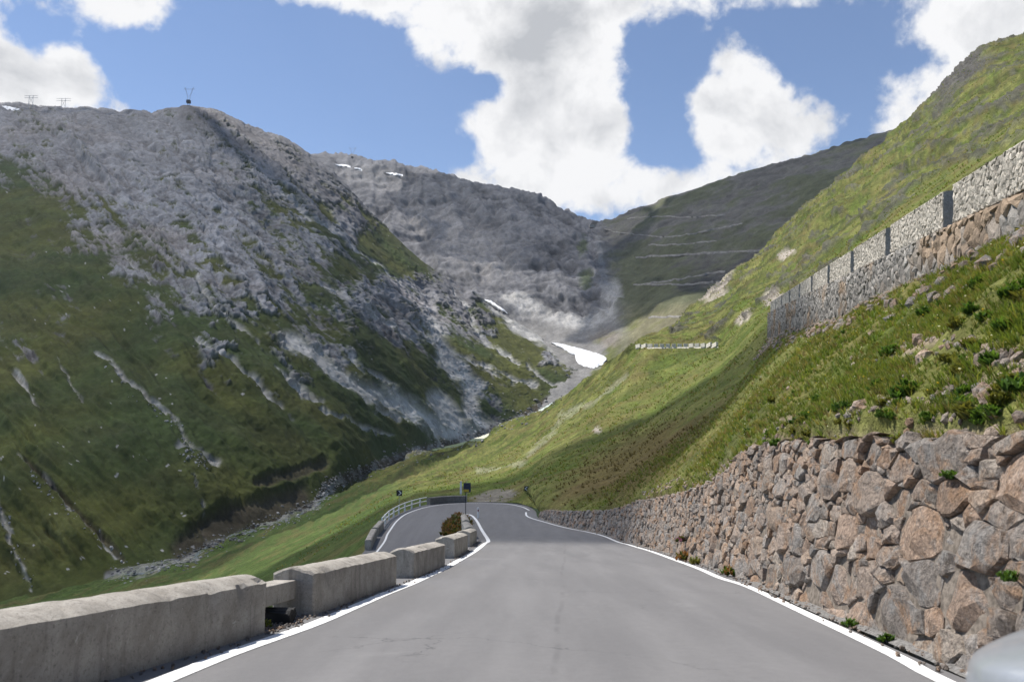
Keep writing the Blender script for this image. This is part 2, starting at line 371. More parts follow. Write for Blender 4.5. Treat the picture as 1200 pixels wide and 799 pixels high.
sec = []   # (left, right) pairs of the carriageway, from behind the camera round the hairpin and down the lower leg
for Y, xl, xr in [(-22, -6.4, 2.0), (-10, -5.4, 2.75), (0, -4.6, 3.35), (6, -4.0, 3.75), (10, -3.45, 4.15), (14, -2.95, 4.55), (20, -2.6, 5.3), (30, -2.4, 5.9), (38, -2.4, 6.2), (43, -2.5, 6.25), (50, -3.0, 5.9), (57, -3.5, 4.3), (64, -3.9, 3.0), (70, -4.1, 2.3)]:
    sec.append(((xl, Y, zroad(xl, Y)), (xr, Y, zroad(xr, Y))))
for (a, b) in [((-4.2, 72.5, -6.9), (2.3, 78, -7.0)), ((-4.4, 73.6, -7.0), (1.3, 86, -7.25)), ((-4.7, 74.2, -7.05), (-1.6, 91.5, -7.5)), ((-5.0, 74.2, -7.1), (-6.2, 92, -7.5)),
               ((-5.3, 73.4, -7.15), (-9.9, 87.5, -7.42)), ((-5.6, 71, -7.25), (-11.6, 78, -7.45)), ((-5.6, 67, -7.4), (-11.8, 70, -7.5)), ((-5.5, 60, -7.9), (-11.1, 60.5, -7.85)),
               ((-5.9, 48, -9.3), (-12.0, 48, -9.5)), ((-8.4, 30, -11.7), (-14.6, 30, -11.8)), ((-12, 15, -13.5), (-18, 15, -13.5)), ((-16, 0, -15.1), (-22, 0, -15.1)), ((-23, -22, -17.5), (-29, -22, -17.5))]:
    sec.append((a, b))
Lr = np.array([s[0] for s in sec]); Rr = np.array([s[1] for s in sec])
def dense(pl, n):   # same parameter for both sides
    pl = np.asarray(pl); m = len(pl); q = np.vstack([2 * pl[0] - pl[1], pl, 2 * pl[-1] - pl[-2]]); out = []
    for i in range(1, m):
        for t in np.linspace(0, 1, n, endpoint=False):
            a, b, c, d = q[i - 1], q[i], q[i + 1], q[i + 2]
            out.append(0.5 * (2 * b + (c - a) * t + (2 * a - 5 * b + 4 * c - d) * t * t + (3 * b - a - 3 * c + d) * t ** 3))
    out.append(pl[-1]); return np.array(out)
Ld = dense(Lr, 10); Rd = dense(Rr, 10)
def grid_faces(nu, nv):
    i = np.arange(nu - 1)[:, None] * nv + np.arange(nv - 1)[None, :]
    i = i.ravel(); return np.stack([i, i + 1, i + nv + 1, i + nv], 1)
NV = 13
ts = np.linspace(0, 1, NV)[None, :, None]
Vr = Ld[:, None, :] * (1 - ts) + Rd[:, None, :] * ts
Vr[..., 2] += 0.03 * np.sin(np.linspace(0, math.pi, NV))[None, :] + 0.012 * fbm(Vr[..., 0] * .5, Vr[..., 1] * .25, 0, 3)
road = mesh_np('road', Vr, grid_faces(len(Ld), NV)[:, ::-1].copy(), M_asph, smooth=True); road['kind'] = 'structure'
from mathutils.bvhtree import BVHTree
def bvh_of(V, Fq): return BVHTree.FromPolygons([tuple(v) for v in V.reshape(-1, 3)], [tuple(int(i) for i in f) for f in Fq])
road_bvh = bvh_of(Vr, grid_faces(len(Ld), NV))
def drop(bv, x, y, z0=500.0, default=0.0):
    h = bv.ray_cast(Vector((x, y, z0)), Vector((0, 0, -1))); return h[0].z if h[0] else default
def zr_at(x, y, default=None):
    return drop(road_bvh, x, y, 60, zroad(x, y) if default is None else default)
def ribbon(name, pts, w, mat, lift=0.006, step=0.4):
    p = resample(pts, step); d = np.gradient(p, axis=0); n = np.stack([-d[:, 1], d[:, 0]], 1); n /= np.linalg.norm(n, axis=1)[:, None]
    V = []
    for q, nn in zip(p, n):
        for s in (-1, 0, 1):
            x = q[0] + nn[0] * w / 2 * s; y = q[1] + nn[1] * w / 2 * s; V.append((x, y, zr_at(x, y, q[2]) + lift))
    return mesh_np(name, np.array(V), grid_faces(len(p), 3)[:, ::-1].copy(), mat)
# painted edge lines
def rp(lst): return [tuple(onroad(x, y)) for x, y in lst]
left_line = [(-5.0, -20, 2.2), (-3.6, -6, .6), (-3.05, 1.0, -.1)] + rp([(215, 790), (300, 757), (372, 731), (444, 699.5), (492, 680), (534, 659), (558, 645), (568, 637)])
left_line += [(-1.30, 43.0, -4.9), (-1.9, 52, -5.6), (-2.75, 63, -6.4), (-3.5, 70.5, -6.75), (-4.1, 75.0, -7), (-5.0, 76.2, -7.1)]
right_line = [(1.5, -20, 2.2), (2.45, -6, .6), (2.95, 1.0, -.1)] + rp([(1103, 797), (1055, 771), (967, 729), (880, 689)]) + [(x, y, zroad(x, y)) for x, y in [(4.62, 17.5), (4.88, 20.5), (5.16, 25), (5.43, 30), (5.68, 38), (5.76, 44)]]
right_line += [(5.6, 48.5, -5.35), (5.02, 53, -5.7), (3.9, 58, -6.1), (3.0, 62, -6.3), (1.45, 70, -6.7), (1.35, 76, -6.9)]
outer_line = [(1.75, 78.5, -7), (0.9, 84, -7.2), (-1.3, 89.4, -7.4), (-6, 89.7, -7.4), (-8.9, 86, -7.4), (-10.5, 80, -7.4), (-10.75, 74, -7.4), (-10.4, 66, -7.5), (-10.1, 60, -7.8), (-11, 47, -9.4), (-13.4, 31, -11.6), (-17, 15, -13.5)]
for nm, pl, w in (('edge_line', left_line, .21), ('edge_line', right_line, .17), ('edge_line', outer_line, .16)):
    o = ribbon(nm, pl, w, M_paint); o['kind'] = 'structure'

# ------------------------------------------------------------------ sheets of terrain
def cat_rows(ctrl, segs, axis):
    """linear subdivision of a control grid along an axis with given segment counts"""
    out = []; ctrl = np.moveaxis(ctrl, axis, 0)
    for i, s in enumerate(segs):
        for t in np.linspace(0, 1, s, endpoint=False): out.append(ctrl[i] * (1 - t) + ctrl[i + 1] * t)
    out.append(ctrl[-1]); return np.moveaxis(np.array(out), 0, axis)
def smooth_axis(G, axis, it):
    for _ in range(it):
        G = np.moveaxis(G, axis, 0).copy(); H = G.copy(); H[1:-1] = 0.25 * G[:-2] + 0.5 * G[1:-1] + 0.25 * G[2:]; G = np.moveaxis(H, 0, axis)
    return G
def normals(G):
    du = np.gradient(G, axis=0); dv = np.gradient(G, axis=1); n = np.cross(du, dv); n /= (np.linalg.norm(n, axis=-1, keepdims=True) + 1e-9)
    return np.where(n[..., 2:3] < 0, -n, n)

GRASS = np.array([.037, .054, .017]); GRASSY = np.array([.105, .115, .030]); ROCK = np.array([.205, .205, .214]); ROCKD = np.array([.066, .063, .060]); SCREE = np.array([.39, .38, .365]); EARTH = np.array([.085, .068, .05])

# ---- left mountain (photo columns; each entry bottom -> skyline as x, y, D)
lm = [
 [(-420, 800, 235), (-420, 560, 330), (-420, 330, 620), (-400, 140, 1300), (-400, 130, 1700)],
 [(-180, 745, 255), (-180, 520, 360), (-180, 310, 650), (-170, 135, 1330), (-170, 130, 1700)],
 [(0, 712, 270), (0, 500, 385), (0, 300, 690), (0, 122, 1370), (0, 124, 1700)],
 [(75, 695, 277), (72, 490, 395), (66, 290, 710), (62, 127, 1380), (60, 130, 1700)],
 [(150, 674, 285), (140, 480, 410), (125, 280, 740), (112, 125, 1390), (112, 130, 1700)],
 [(210, 660, 300), (205, 470, 430), (190, 275, 780), (180, 133, 1385), (180, 140, 1700)],
 [(285, 627, 342), (270, 440, 500), (245, 260, 850), (222, 120, 1400), (222, 130, 1700)],
 [(345, 604, 390), (325, 420, 570), (290, 255, 920), (262, 133, 1400), (262, 145, 1700)],
 [(392, 582, 432), (370, 410, 640), (330, 260, 980), (300, 151, 1410), (300, 165, 1700)],
 [(432, 556, 525), (415, 400, 730), (370, 265, 1050), (336, 166, 1420), (336, 180, 1700)],
 [(480, 532, 650), (460, 400, 860), (420, 290, 1120), (376, 189, 1430), (380, 205, 1700)],
 [(540, 519, 840), (505, 410, 980), (470, 325, 1180), (425, 243, 1400), (435, 262, 1650)],
 [(580, 505, 920), (550, 425, 1020), (510, 355, 1180), (470, 287, 1370), (482, 305, 1600)],
 [(620, 487, 980), (590, 435, 1050), (560, 385, 1180), (520, 327, 1330), (535, 345, 1500)],
 [(655, 467, 1040), (632, 440, 1080), (610, 412, 1160), (570, 358, 1280), (585, 372, 1400)],
 [(700, 448, 1080), (680, 438, 1100), (660, 425, 1150), (632, 395, 1230), (650, 402, 1300)]]
lm = np.array(lm, float); lm[..., 2] = 1 / lm[..., 2]
G = cat_rows(lm, [14, 40, 50, 44, 46, 40, 50, 44, 36, 32, 44, 52, 38, 36, 36], 0); G = cat_rows(G, [135, 150, 140, 8], 1)
G = smooth_axis(G, 1, 120); G = smooth_axis(G, 0, 90)
pxm, pym = G[..., 0], G[..., 1]; W0 = P(pxm, pym, 1 / G[..., 2]); W0[..., 1] = 1 / G[..., 2]
X, Y, Z = W0[..., 0], W0[..., 1], W0[..., 2]
N = normals(W0)
wx = 30 * fbm(X / 120, Y / 120, 1.0, 3)
brok = fbm(X / 45, Y / 45, Z / 45, 5, 0.6)
rot_ = .80 + .25 * sstep(420, 620, pxm) - .10 * sstep(250, 0, pxm); ac_ = np.sin(.80) * pxm - np.cos(.80) * pym + 9 * brok + .11 * wx; al_ = np.cos(.80) * pxm + np.sin(.80) * pym     # across / along the fall line
gul = fbm(ac_ / 36, al_ / 190, 2.5, 5, 0.55, True)
brok = fbm(X / 45, Y / 45, Z / 45, 5, 0.6); brok2 = fbm(X / 14, Y / 14, Z / 14, 4, 0.65)
pts = [(0,120,.03),(150,140,.02),(250,150,.03),(330,190,.03),(0,170,.08),(100,200,.05),(220,220,.1),(330,230,.12),(0,205,.4),(0,255,.8),(0,330,.85),(20,410,.42),(0,450,.8),(60,270,.55),(100,285,.25),(100,330,.78),(60,360,.85),(62,360,.2),(110,430,.95),(150,320,.28),(190,370,.35),(200,400,.55),(150,380,.85),(200,450,.92),(200,550,1),(80,520,1),(60,620,1),(250,300,.2),(250,350,.3),(300,350,.22),(250,420,.30),(270,450,.5),(300,290,.28),(320,245,.42),(350,300,.3),(230,475,.95),(330,465,.45),(350,480,.5),(310,500,.97),(350,520,1),(250,560,1),(380,250,.3),(400,330,.45),(350,390,.45),(390,380,.42),(400,420,.3),(420,440,.7),(410,470,.8),(355,205,.02),(385,235,.04),(410,262,.08),(470,338,.1),(420,350,.15),(505,362,.08),(440,295,.72),(465,305,.9),(430,260,.3),(450,340,.25),(470,380,.25),(450,420,.62),(480,445,.75),(520,420,.5),(500,470,.8),(520,370,.2),(540,340,.12),(570,385,.3),(600,408,.92),(622,418,.9),(590,430,.5),(610,460,.7),(640,452,.75),(560,480,.5),(640,425,.25),(660,440,.3),(470,500,.9),(420,540,1)]
gp = idw(pxm, pym, pts, 3.4)
ani = fbm(ac_ / 17, al_ / 105, 7.5, 5, .6); ani2 = fbm(ac_ / 5.5, al_ / 30, 1.5, 4, .62)
brok3 = fbm(X / 4, Y / 4, Z / 4, 3, .65)
grass = sstep(-.10, .10, gp - .5 + .26 * brok + .12 * gul + .30 * brok2 + .42 * ani + .30 * ani2 + .16 * brok3)
wan = fbm(pxm / 26, pym / 26, 4.4, 3)
def streak(pl, w, jit=1.0):
    d = polydist(pxm + 5 * jit * brok + 7 * wan, pym + 5 * jit * brok2 - 5 * wan, pl); return (1 - sstep(w * .2, w * 1.0, d + 5.5 * (brok2 + .25) * min(1, .35 + w / 12) + 3 * ani2)) * (1 if w > 9.5 else sstep(-.75, .1, brok2 + .5 * ani2 + .1))
ST = [([(118, 422), (150, 455), (185, 480), (205, 500), (222, 525), (232, 548)], 5), ([(210, 528), (250, 548)], 8), ([(335, 405), (370, 425), (410, 452), (470, 476), (520, 506), (560, 516)], 19), ([(500, 380), (530, 425), (556, 455), (550, 488), (580, 502)], 17),
      ([(528, 345), (545, 372), (570, 402), (602, 422), (640, 446), (662, 456)], 5), ([(380, 335), (440, 375), (500, 402), (560, 428), (630, 452)], 7), ([(375, 486), (440, 506), (455, 512)], 5), ([(408, 418), (455, 455), (478, 478)], 6), ([(575, 352), (620, 388), (660, 412), (700, 440)], 17),
      ([(30, 548), (65, 583), (110, 625), (140, 655)], 4), ([(225, 560), (235, 600), (242, 640)], 3), ([(150, 300), (190, 350)], 4), ([(60, 410), (95, 470)], 3), ([(330, 230), (430, 305), (470, 330)], 6), ([(230, 330), (262, 380), (300, 410)], 6), ([(0, 590), (15, 640), (40, 690)], 6), ([(440, 480), (500, 500)], 8),
      ([(510, 470), (545, 512)], 22), ([(20, 440), (45, 480)], 6), ([(230, 405), (290, 445), (330, 480)], 8), ([(320, 440), (370, 478)], 8)]
scr = np.zeros_like(grass)
for pl, w in ST: scr = np.maximum(scr, streak(pl, w))
bed = [(130, 676), (180, 668), (215, 660), (244, 642), (285, 627), (338, 608), (372, 592), (385, 572), (402, 564), (440, 548), (485, 531), (543, 519), (600, 497), (660, 462)]
dbed = polydist(pxm + 6 * brok, pym + 4 * brok2, bed); bedm = 1 - sstep(4, 9, dbed + 4 * brok2)
earth = (1 - sstep(6, 20, polydist(pxm + 8 * brok, pym + 6 * brok, [(215, 645), (240, 622), (285, 605), (330, 592), (350, 586)]))) + (1 - sstep(3, 10, polydist(pxm, pym, [(300, 570), (345, 560), (375, 548)]))) * .8
earth = np.maximum(earth, .8 * (1 - sstep(1.5, 4, polydist(pxm - 4, pym - 4, ST[9][0]))))
rockt = sstep(-.42, .5, brok2 * .8 + brok * .4 + .25 * gul + .5 * ani + .4 * ani2 + .35 * brok3)
rcol = mixc(np.broadcast_to(ROCKD, W0.shape), ROCK * 1.22, np.clip(rockt + .08, 0, 1))
warm = sstep(.1, .6, fbm(X / 130, Y / 130, Z / 90 + 5, 4)); rcol = mixc(rcol, rcol * np.array([1.05, .98, .92]), warm)
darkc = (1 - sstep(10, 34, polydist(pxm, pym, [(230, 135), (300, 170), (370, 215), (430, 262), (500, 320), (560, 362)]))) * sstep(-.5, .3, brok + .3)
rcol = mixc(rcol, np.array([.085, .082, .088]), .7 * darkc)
upper = 1 - sstep(150, 330, pym + .15 * pxm); rcol = mixc(rcol, np.array([.165, .158, .158]), .45 * upper)
gcol = mixc(np.broadcast_to(GRASS, W0.shape), GRASSY * .62, sstep(-.3, .6, fbm(X / 60, Y / 60, 2, 4) + .5 * sstep(520, 640, pxm)))
gcol = mixc(gcol, np.array([.066, .062, .028]), .25 * sstep(.0, .6, fbm(X / 25, Y / 25, 9, 4)))
col = mixc(rcol, gcol, grass); col = mixc(col, SCREE * (.95 + .3 * brok2[..., None]), .92 * scr)
col = mixc(col, EARTH * .8, np.clip(earth, 0, 1) * .85 * sstep(-.6, .2, brok2 + .2)); bedc = mixc(np.broadcast_to(SCREE * .62, W0.shape), EARTH * .7, sstep(-.3, .3, brok2 + .5 * brok3)); col = mixc(col, bedc, bedm * .9)
spk = (fbm(X / 2.6, Y / 2.6, Z / 2.6, 2) > .77) & (grass > .6) & (fbm(X / 70, Y / 70, 4, 2) > .1); col[spk] = np.array([.33, .32, .31])
edge = sstep(0, 33, np.arange(G.shape[1]))[None, :]
amp = (1 - .75 * grass)
W1 = W0 + N * (edge * (14 * gul * (.35 + .65 * amp) + 4.2 * brok * (.3 + .7 * amp) + 1.7 * brok2 * amp + 9 * np.maximum(ani, -.3) * (.25 + .75 * amp) + 5.0 * ani2 * (.12 + .88 * amp) + .5 * brok3 * amp - 2.5 * scr - 3.5 * np.clip(earth, 0, 1)))[..., None]
W1[..., 2] += edge * .9 * fbm(X / 5, Y / 5, Z / 5, 3) * (.3 + amp)
lm_ob = mesh_np('mountain', W1, grid_faces(*W1.shape[:2])[:, ::-1].copy(), M_far, col=col, smooth=True); lm_ob['kind'] = 'structure'
lm_bvh = bvh_of(W1, grid_faces(*W1.shape[:2]))

# ---- head of the valley: back wall, cirque floor, dark right flank
bmc = [
 [(300, 560, 1100), (300, 430, 1500), (300, 300, 1850), (300, 195, 2350), (300, 190, 2800)],
 [(375, 545, 1050), (375, 420, 1450), (375, 290, 1850), (375, 184, 2350), (375, 186, 2800)],
 [(440, 530, 1000), (440, 410, 1400), (440, 290, 1850), (440, 190, 2350), (440, 195, 2800)],
 [(515, 515, 950), (515, 395, 1350), (515, 290, 1800), (515, 205, 2280), (515, 212, 2800)],
 [(580, 500, 960), (580, 382, 1320), (580, 295, 1700), (580, 221, 2200), (580, 230, 2800)],
 [(622, 485, 990), (622, 388, 1290), (622, 300, 1620), (622, 229, 2120), (622, 240, 2700)],
 [(650, 470, 1020), (655, 390, 1270), (660, 312, 1560), (648, 245, 2050), (650, 256, 2600)],
 [(685, 455, 1050), (690, 388, 1250), (700, 320, 1500), (690, 262, 1960), (690, 268, 2500)],
 [(715, 440, 1060), (715, 392, 1180), (722, 325, 1420), (708, 262, 1900), (708, 268, 2450)],
 [(745, 430, 1030), (745, 395, 1100), (750, 325, 1380), (745, 242, 1850), (745, 250, 2400)],
 [(790, 420, 960), (790, 385, 1020), (790, 310, 1310), (790, 228, 1780), (790, 238, 2300)],
 [(850, 400, 880), (850, 370, 960), (850, 295, 1260), (850, 210, 1700), (850, 220, 2300)],
 [(930, 360, 850), (930, 330, 930), (930, 265, 1200), (930, 185, 1620), (930, 195, 2200)],
 [(1005, 310, 840), (1005, 285, 920), (1005, 235, 1150), (1005, 165, 1560), (1005, 175, 2200)],
 [(1080, 280, 830), (1080, 260, 920), (1080, 210, 1120), (1080, 145, 1500), (1080, 150, 2200)]]
bmc = np.array(bmc, float); bmc[..., 2] = 1 / bmc[..., 2]
G = cat_rows(bmc, [6, 40, 56, 50, 38, 28, 32, 28, 30, 38, 46, 56, 40, 16], 0); G = cat_rows(G, [60, 90, 95, 8], 1)
G = smooth_axis(G, 1, 34); G = smooth_axis(G, 0, 28)
pxm, pym = G[..., 0], G[..., 1]; W0 = P(pxm, pym, 1 / G[..., 2]); X, Y, Z = W0[..., 0], W0[..., 1], W0[..., 2]; N = normals(W0)
brok = fbm(X / 110, Y / 110, Z / 110, 5, 0.6); brok2 = fbm(X / 28, Y / 28, Z / 28, 4, .65); gul = fbm((X * .8 + Y * .2 + 20 * brok) / 60, Z / 260, Y / 400, 5, .55, True)
gul2 = fbm((X * .8 + Y * .2 + 20 * brok) / 24, Z / 95, Y / 200, 4, .6); brok3 = fbm(X / 9, Y / 9, Z / 9, 3, .65); strat = fbm(X / 260, Y / 260, (Z + .12 * X + 30 * brok) / 16, 3, .6)
right = sstep(-14, 14, pxm - (712 + .12 * (pym - 262)) + 16 * brok2 - 14 * sstep(330, 420, pym) * 1.0)    # beyond the pass, the dark schist flank
floor = sstep(366, 388, pym + 10 * brok + .02 * (pxm - 640) + 12 * sstep(690, 730, pxm)) * (1 - sstep(715, 750, pxm))
rockt = sstep(-.5, .55, .5 * brok2 + .6 * brok + .3 * strat + .3 * brok3 + .6 * gul2)
rcol = mixc(np.broadcast_to(np.array([.036, .037, .043]), W0.shape), np.array([.140, .140, .148]), rockt)
pale = np.maximum(1 - sstep(.6, 1.3, blob(pxm, pym, 535, 285, 70, 30, .5) + .5 * brok2), (1 - sstep(.6, 1.3, blob(pxm, pym, 440, 215, 60, 14, .25) + .5 * brok2)) * .7)
rcol = mixc(rcol, np.array([.25, .24, .235]), .6 * pale)
grn = np.maximum(1 - sstep(.5, 1.1, blob(pxm, pym, 683, 298, 8, 13) + .5 * brok2), 1 - sstep(.5, 1.1, blob(pxm, pym, 688, 332, 12, 13) + .5 * brok2)); rcol = mixc(rcol, GRASS, .8 * grn)
rmc = mixc(np.broadcast_to(np.array([.055, .052, .048]), W0.shape), np.array([.118, .112, .100]), sstep(-.5, .5, brok2 * .7 + brok + .3 * gul))
rmc = mixc(rmc, np.array([.062, .072, .028]), .75 * sstep(0, .5, brok + .35 * brok2 + .45 * sstep(250, 360, pym)) )
flo = mixc(np.broadcast_to(SCREE * .46, W0.shape), np.array([.10, .11, .038]), sstep(-.1, .35, brok + .5 * brok2 + .8 * sstep(690, 760, pxm) - .62 + .5 * sstep(390, 410, pym) * sstep(680, 720, pxm)))
flo = mixc(flo, np.array([.16, .13, .10]), .5 * (1 - sstep(.5, 1.2, blob(pxm, pym, 712, 396, 26, 13) + .6 * brok2)))
lowr = sstep(356, 380, pym + 14 * brok + 8 * brok2) * sstep(690, 720, pxm)
lowc = mixc(np.broadcast_to(np.array([.11, .115, .04]), W0.shape), np.array([.150, .140, .085]), sstep(-.2, .35, brok + .6 * brok2))
col = mixc(rcol, flo, floor); col = mixc(col, rmc, right * (1 - floor)); col = mixc(col, lowc, lowr * (1 - floor))
scarm = 1 - sstep(4, 13, polydist(pxm + 8 * brok2, pym + 8 * brok, [(600, 362), (640, 372), (680, 380), (712, 366), (722, 345)])); col = mixc(col, SCREE * .9, .75 * scarm)
chute = 1 - sstep(1.5, 5, polydist(pxm + 5 * brok2, pym, [(703, 280), (708, 310), (712, 340), (706, 372)])); col = mixc(col, SCREE * .75, .38 * chute)
edge = sstep(0, 10, np.arange(G.shape[1]))[None, :]
am = (1 - .8 * np.maximum(floor, lowr))
W1 = W0 + N * (edge * am * (17 * brok * (1 - .5 * right) + 4.5 * brok2 * (1 - .5 * right) + 20 * gul * (1 - .6 * right) + 9 * gul2 * (1 - .5 * right) + 7 * strat * (1 - .7 * right) + 2 * brok3 * (1 - .6 * right)))[..., None]
bm_ob = mesh_np('mountain', W1, grid_faces(*W1.shape[:2])[:, ::-1].copy(), M_far, col=col, smooth=True); bm_ob['kind'] = 'structure'
bm_bvh = bvh_of(W1, grid_faces(*W1.shape[:2]))
def hit_pix(bv, x, y):
    p = P(x, y, 1.0) - np.array([0, 0, EYE]); d = Vector(p).normalized(); h = bv.ray_cast(Vector((0, 0, EYE)), d)
    return h[0], d

# ---- lower stone wall: foot line, height, lean
WF = np.array([(-22, 2.05), (-10, 2.8), (0, 3.4), (4, 3.62), (6.8, 3.83), (9.66, 4.13), (13.5, 4.52), (17.1, 4.92), (20, 5.12), (25, 5.4), (30, 5.66), (38, 5.92), (44, 6.02), (49, 5.8), (53, 5.3), (58, 4.15), (62, 3.3), (66, 2.75), (70, 2.35)])
wall_foot = [(x + .15 * min(1, max(0, (60 - y) / 20)), y, zroad(x, y)) for y, x in WF]
wall_foot = resample(wall_foot, 0.15)
WS = np.r_[0, np.cumsum(np.linalg.norm(np.diff(wall_foot, axis=0), axis=1))]
def wall_h(Yv): return np.interp(Yv, [-22, 0, 6.8, 10.6, 13.5, 16, 18.4, 19.6, 21.4, 24, 27.4, 34, 41, 49, 58, 66, 70], [1.75, 1.85, 2.02, 2.40, 2.62, 2.85, 2.97, 2.9, 2.5, 2.3, 2.2, 2.15, 2.15, 1.55, 1.2, .8, .35])
LEAN = 0.17
def wall_pt(s, t, out=0.0):
    p = np.array([np.interp(s, WS, wall_foot[:, k]) for k in range(3)]); e = 0.3
    a = np.array([np.interp(s + e, WS, wall_foot[:, k]) for k in range(3)]); b = np.array([np.interp(s - e, WS, wall_foot[:, k]) for k in range(3)])
    d = a - b; n = np.array([-d[1], d[0], 0.0]); n /= np.linalg.norm(n)          # towards the road (left)
    nn = n + np.array([0, 0, LEAN]); nn /= np.linalg.norm(nn)
    return p - n * LEAN * t + np.array([0, 0, t]) + nn * out, n

# ---- upper wall line
def UW(D):   # front face top line of the parapet, world
    return np.array([10.9 + .2625 * (D - 18.4), D, 7.24 + .1136 * (D - 18.4)])
def UWH(D): return float(np.interp(D, [0, 14, 18, 27, 39, 50, 72, 82], [1.7, 1.85, 2.2, 2.9, 3.1, 3.1, 3.9, 4.2]))
UN = np.array([-1, .2625, 0]) / math.hypot(1, .2625)     # outward (towards the valley)

# ---- right hillside
rows = []
def col_wall(Db, Du, mid, skyl):
    i = np.argmin(np.abs(wall_foot[:, 1] - Db)); s = WS[i]; h = float(wall_h(Db)); b, n = wall_pt(s, h - 0.05); b = b - n * 0.12
    u = UW(Du); foot = u + UN * 0.25 + np.array([0, 0, -UWH(Du)]); top = u - UN * 1.2 + np.array([0, 0, -.95]); inn = u - UN * 5.2 + np.array([0, 0, -.9])
    r1 = b * .66 + foot * .34 + np.array([0, 0, .15]); r2 = b * .33 + foot * .67 + np.array([0, 0, .12])
    bank = inn - UN * 6 + np.array([0, 0, 4.5])
    return [b, r1, r2, foot, top, inn, bank, P(*mid), P(*skyl), P(skyl[0] + 30, skyl[1] + 60, skyl[2] + 260)]
def col_px(b, *pp):
    return [np.array(b)] + [np.array(P(*q)) for q in pp]
K = []
K.append(col_wall(-20, -6, (2600, -420, 190), (2300, -330, 400)))
K.append(col_wall(-6, 2, (1900, -250, 200), (1800, -200, 410)))
K.append(col_wall(0, 6, (1650, -90, 210), (1550, -90, 420)))
K.append(col_wall(4, 9.5, (1430, 10, 210), (1380, -30, 425)))
K.append(col_wall(7, 13.5, (1290, 80, 215), (1200, 38, 430)))
K.append(col_wall(9, 18, (1200, 128, 220), (1150, 50, 440)))
K.append(col_wall(11, 24, (1140, 168, 220), (1108, 92, 450)))
K.append(col_wall(13.5, 33, (1080, 205, 220), (1072, 132, 455)))
K.append(col_wall(16.5, 45, (1015, 250, 215), (1025, 175, 440)))
K.append(col_wall(19.5, 60, (965, 290, 210), (955, 230, 420)))
K.append(col_wall(23, 78, (925, 325, 205), (888, 298, 380)))
def wt(Db, k=0.05):
    i = np.argmin(np.abs(wall_foot[:, 1] - Db)); b, n = wall_pt(WS[i], float(wall_h(Db)) - k); return b - n * .12
K.append(col_px(wt(28), (800, 545, 36), (840, 500, 50), (868, 452, 75), (880, 425, 90), (886, 405, 102), (890, 380, 120), (872, 350, 200), (845, 335, 345), (860, 380, 560)))
K.append(col_px(wt(35), (765, 560, 44), (795, 520, 60), (822, 470, 88), (838, 440, 108), (846, 425, 122), (850, 408, 145), (830, 375, 215), (812, 360, 310), (830, 410, 520)))
K.append(col_px(wt(42), (738, 565, 51), (765, 530, 69), (790, 485, 98), (806, 452, 120), (815, 435, 135), (822, 408, 168), (800, 388, 215), (788, 381, 280), (800, 430, 480)))
K.append(col_px(wt(50), (715, 577, 57), (735, 545, 78), (757, 500, 108), (772, 465, 132), (780, 447, 146), (788, 407, 171), (775, 396, 205), (764, 392, 240), (770, 440, 430)))
K.append(col_px(wt(58), (675, 577, 66), (698, 545, 88), (718, 505, 118), (733, 472, 140), (741, 452, 152), (755, 407, 172), (746, 405, 178), (740, 408, 185), (745, 460, 380)))
K.append(col_px(wt(66), (645, 575, 76), (662, 548, 97), (680, 512, 128), (694, 484, 150), (702, 468, 163), (712, 440, 184), (712, 434, 192), (710, 429, 200), (715, 480, 400)))
K.append(col_px((2.5, 75, -6.7), (622, 572, 88), (635, 550, 108), (648, 520, 138), (658, 500, 162), (664, 488, 176), (670, 472, 205), (671, 464, 220), (671, 459, 232), (680, 505, 450)))
K.append(col_px((2.9, 80, -7.1), (612, 573, 98), (618, 553, 120), (624, 530, 152), (627, 518, 178), (629, 510, 195), (629, 501, 235), (626, 495, 262), (621, 492, 285), (630, 525, 520)))
K.append(col_px((0.8, 90, -7.4), (592, 574, 106), (592, 558, 130), (590, 543, 165), (588, 535, 195), (586, 530, 220), (580, 522, 275), (573, 518, 315), (566, 517, 345), (570, 535, 640)))
K.append(col_px((-2.2, 93, -7.55), (572, 575, 108), (568, 561, 136), (564, 549, 175), (560, 543, 210), (557, 539, 240), (550, 532, 320), (545, 529, 380), (540, 527, 430), (550, 534, 760)))
K.append(col_px((-6.6, 93.3, -7.6), (531, 579, 111), (528, 567, 142), (526, 557, 188), (524, 551, 235), (521, 547, 280), (514, 539, 380), (509, 536, 460), (503, 534.5, 540), (508, 530, 800)))
K.append(col_px((-10.2, 87.6, -7.5), (487, 584, 106), (486, 574, 140), (487, 565, 195), (488, 559, 260), (488, 554, 320), (487, 546, 440), (486, 541, 530), (482, 536, 640), (484, 524, 760)))
K.append(col_px((-11.5, 78.5, -7.55), (449, 602, 98), (448, 592, 130), (448, 582, 185), (448, 576, 250), (448, 571, 310), (446, 564, 410), (444, 560, 480), (436, 557, 525), (430, 545, 600)))
K.append(col_px((-11.7, 70.5, -7.6), (421, 623, 88), (417, 611, 122), (412, 601, 175), (410, 595, 230), (409, 591, 280), (406, 586, 350), (402, 584, 400), (396, 582, 432), (392, 572, 480)))
K.append(col_px((-11.0, 60.5, -7.95), (395, 648, 78), (380, 633, 112), (370, 622, 165), (365, 616, 215), (362, 613, 260), (357, 608, 330), (352, 606, 365), (346, 605, 390), (342, 597, 430)))
K.append(col_px((-11.9, 48, -9.6), (340, 690, 68), (325, 665, 105), (312, 648, 160), (305, 641, 205), (300, 637, 245), (294, 632, 300), (290, 629, 325), (286, 628, 342), (280, 618, 380)))
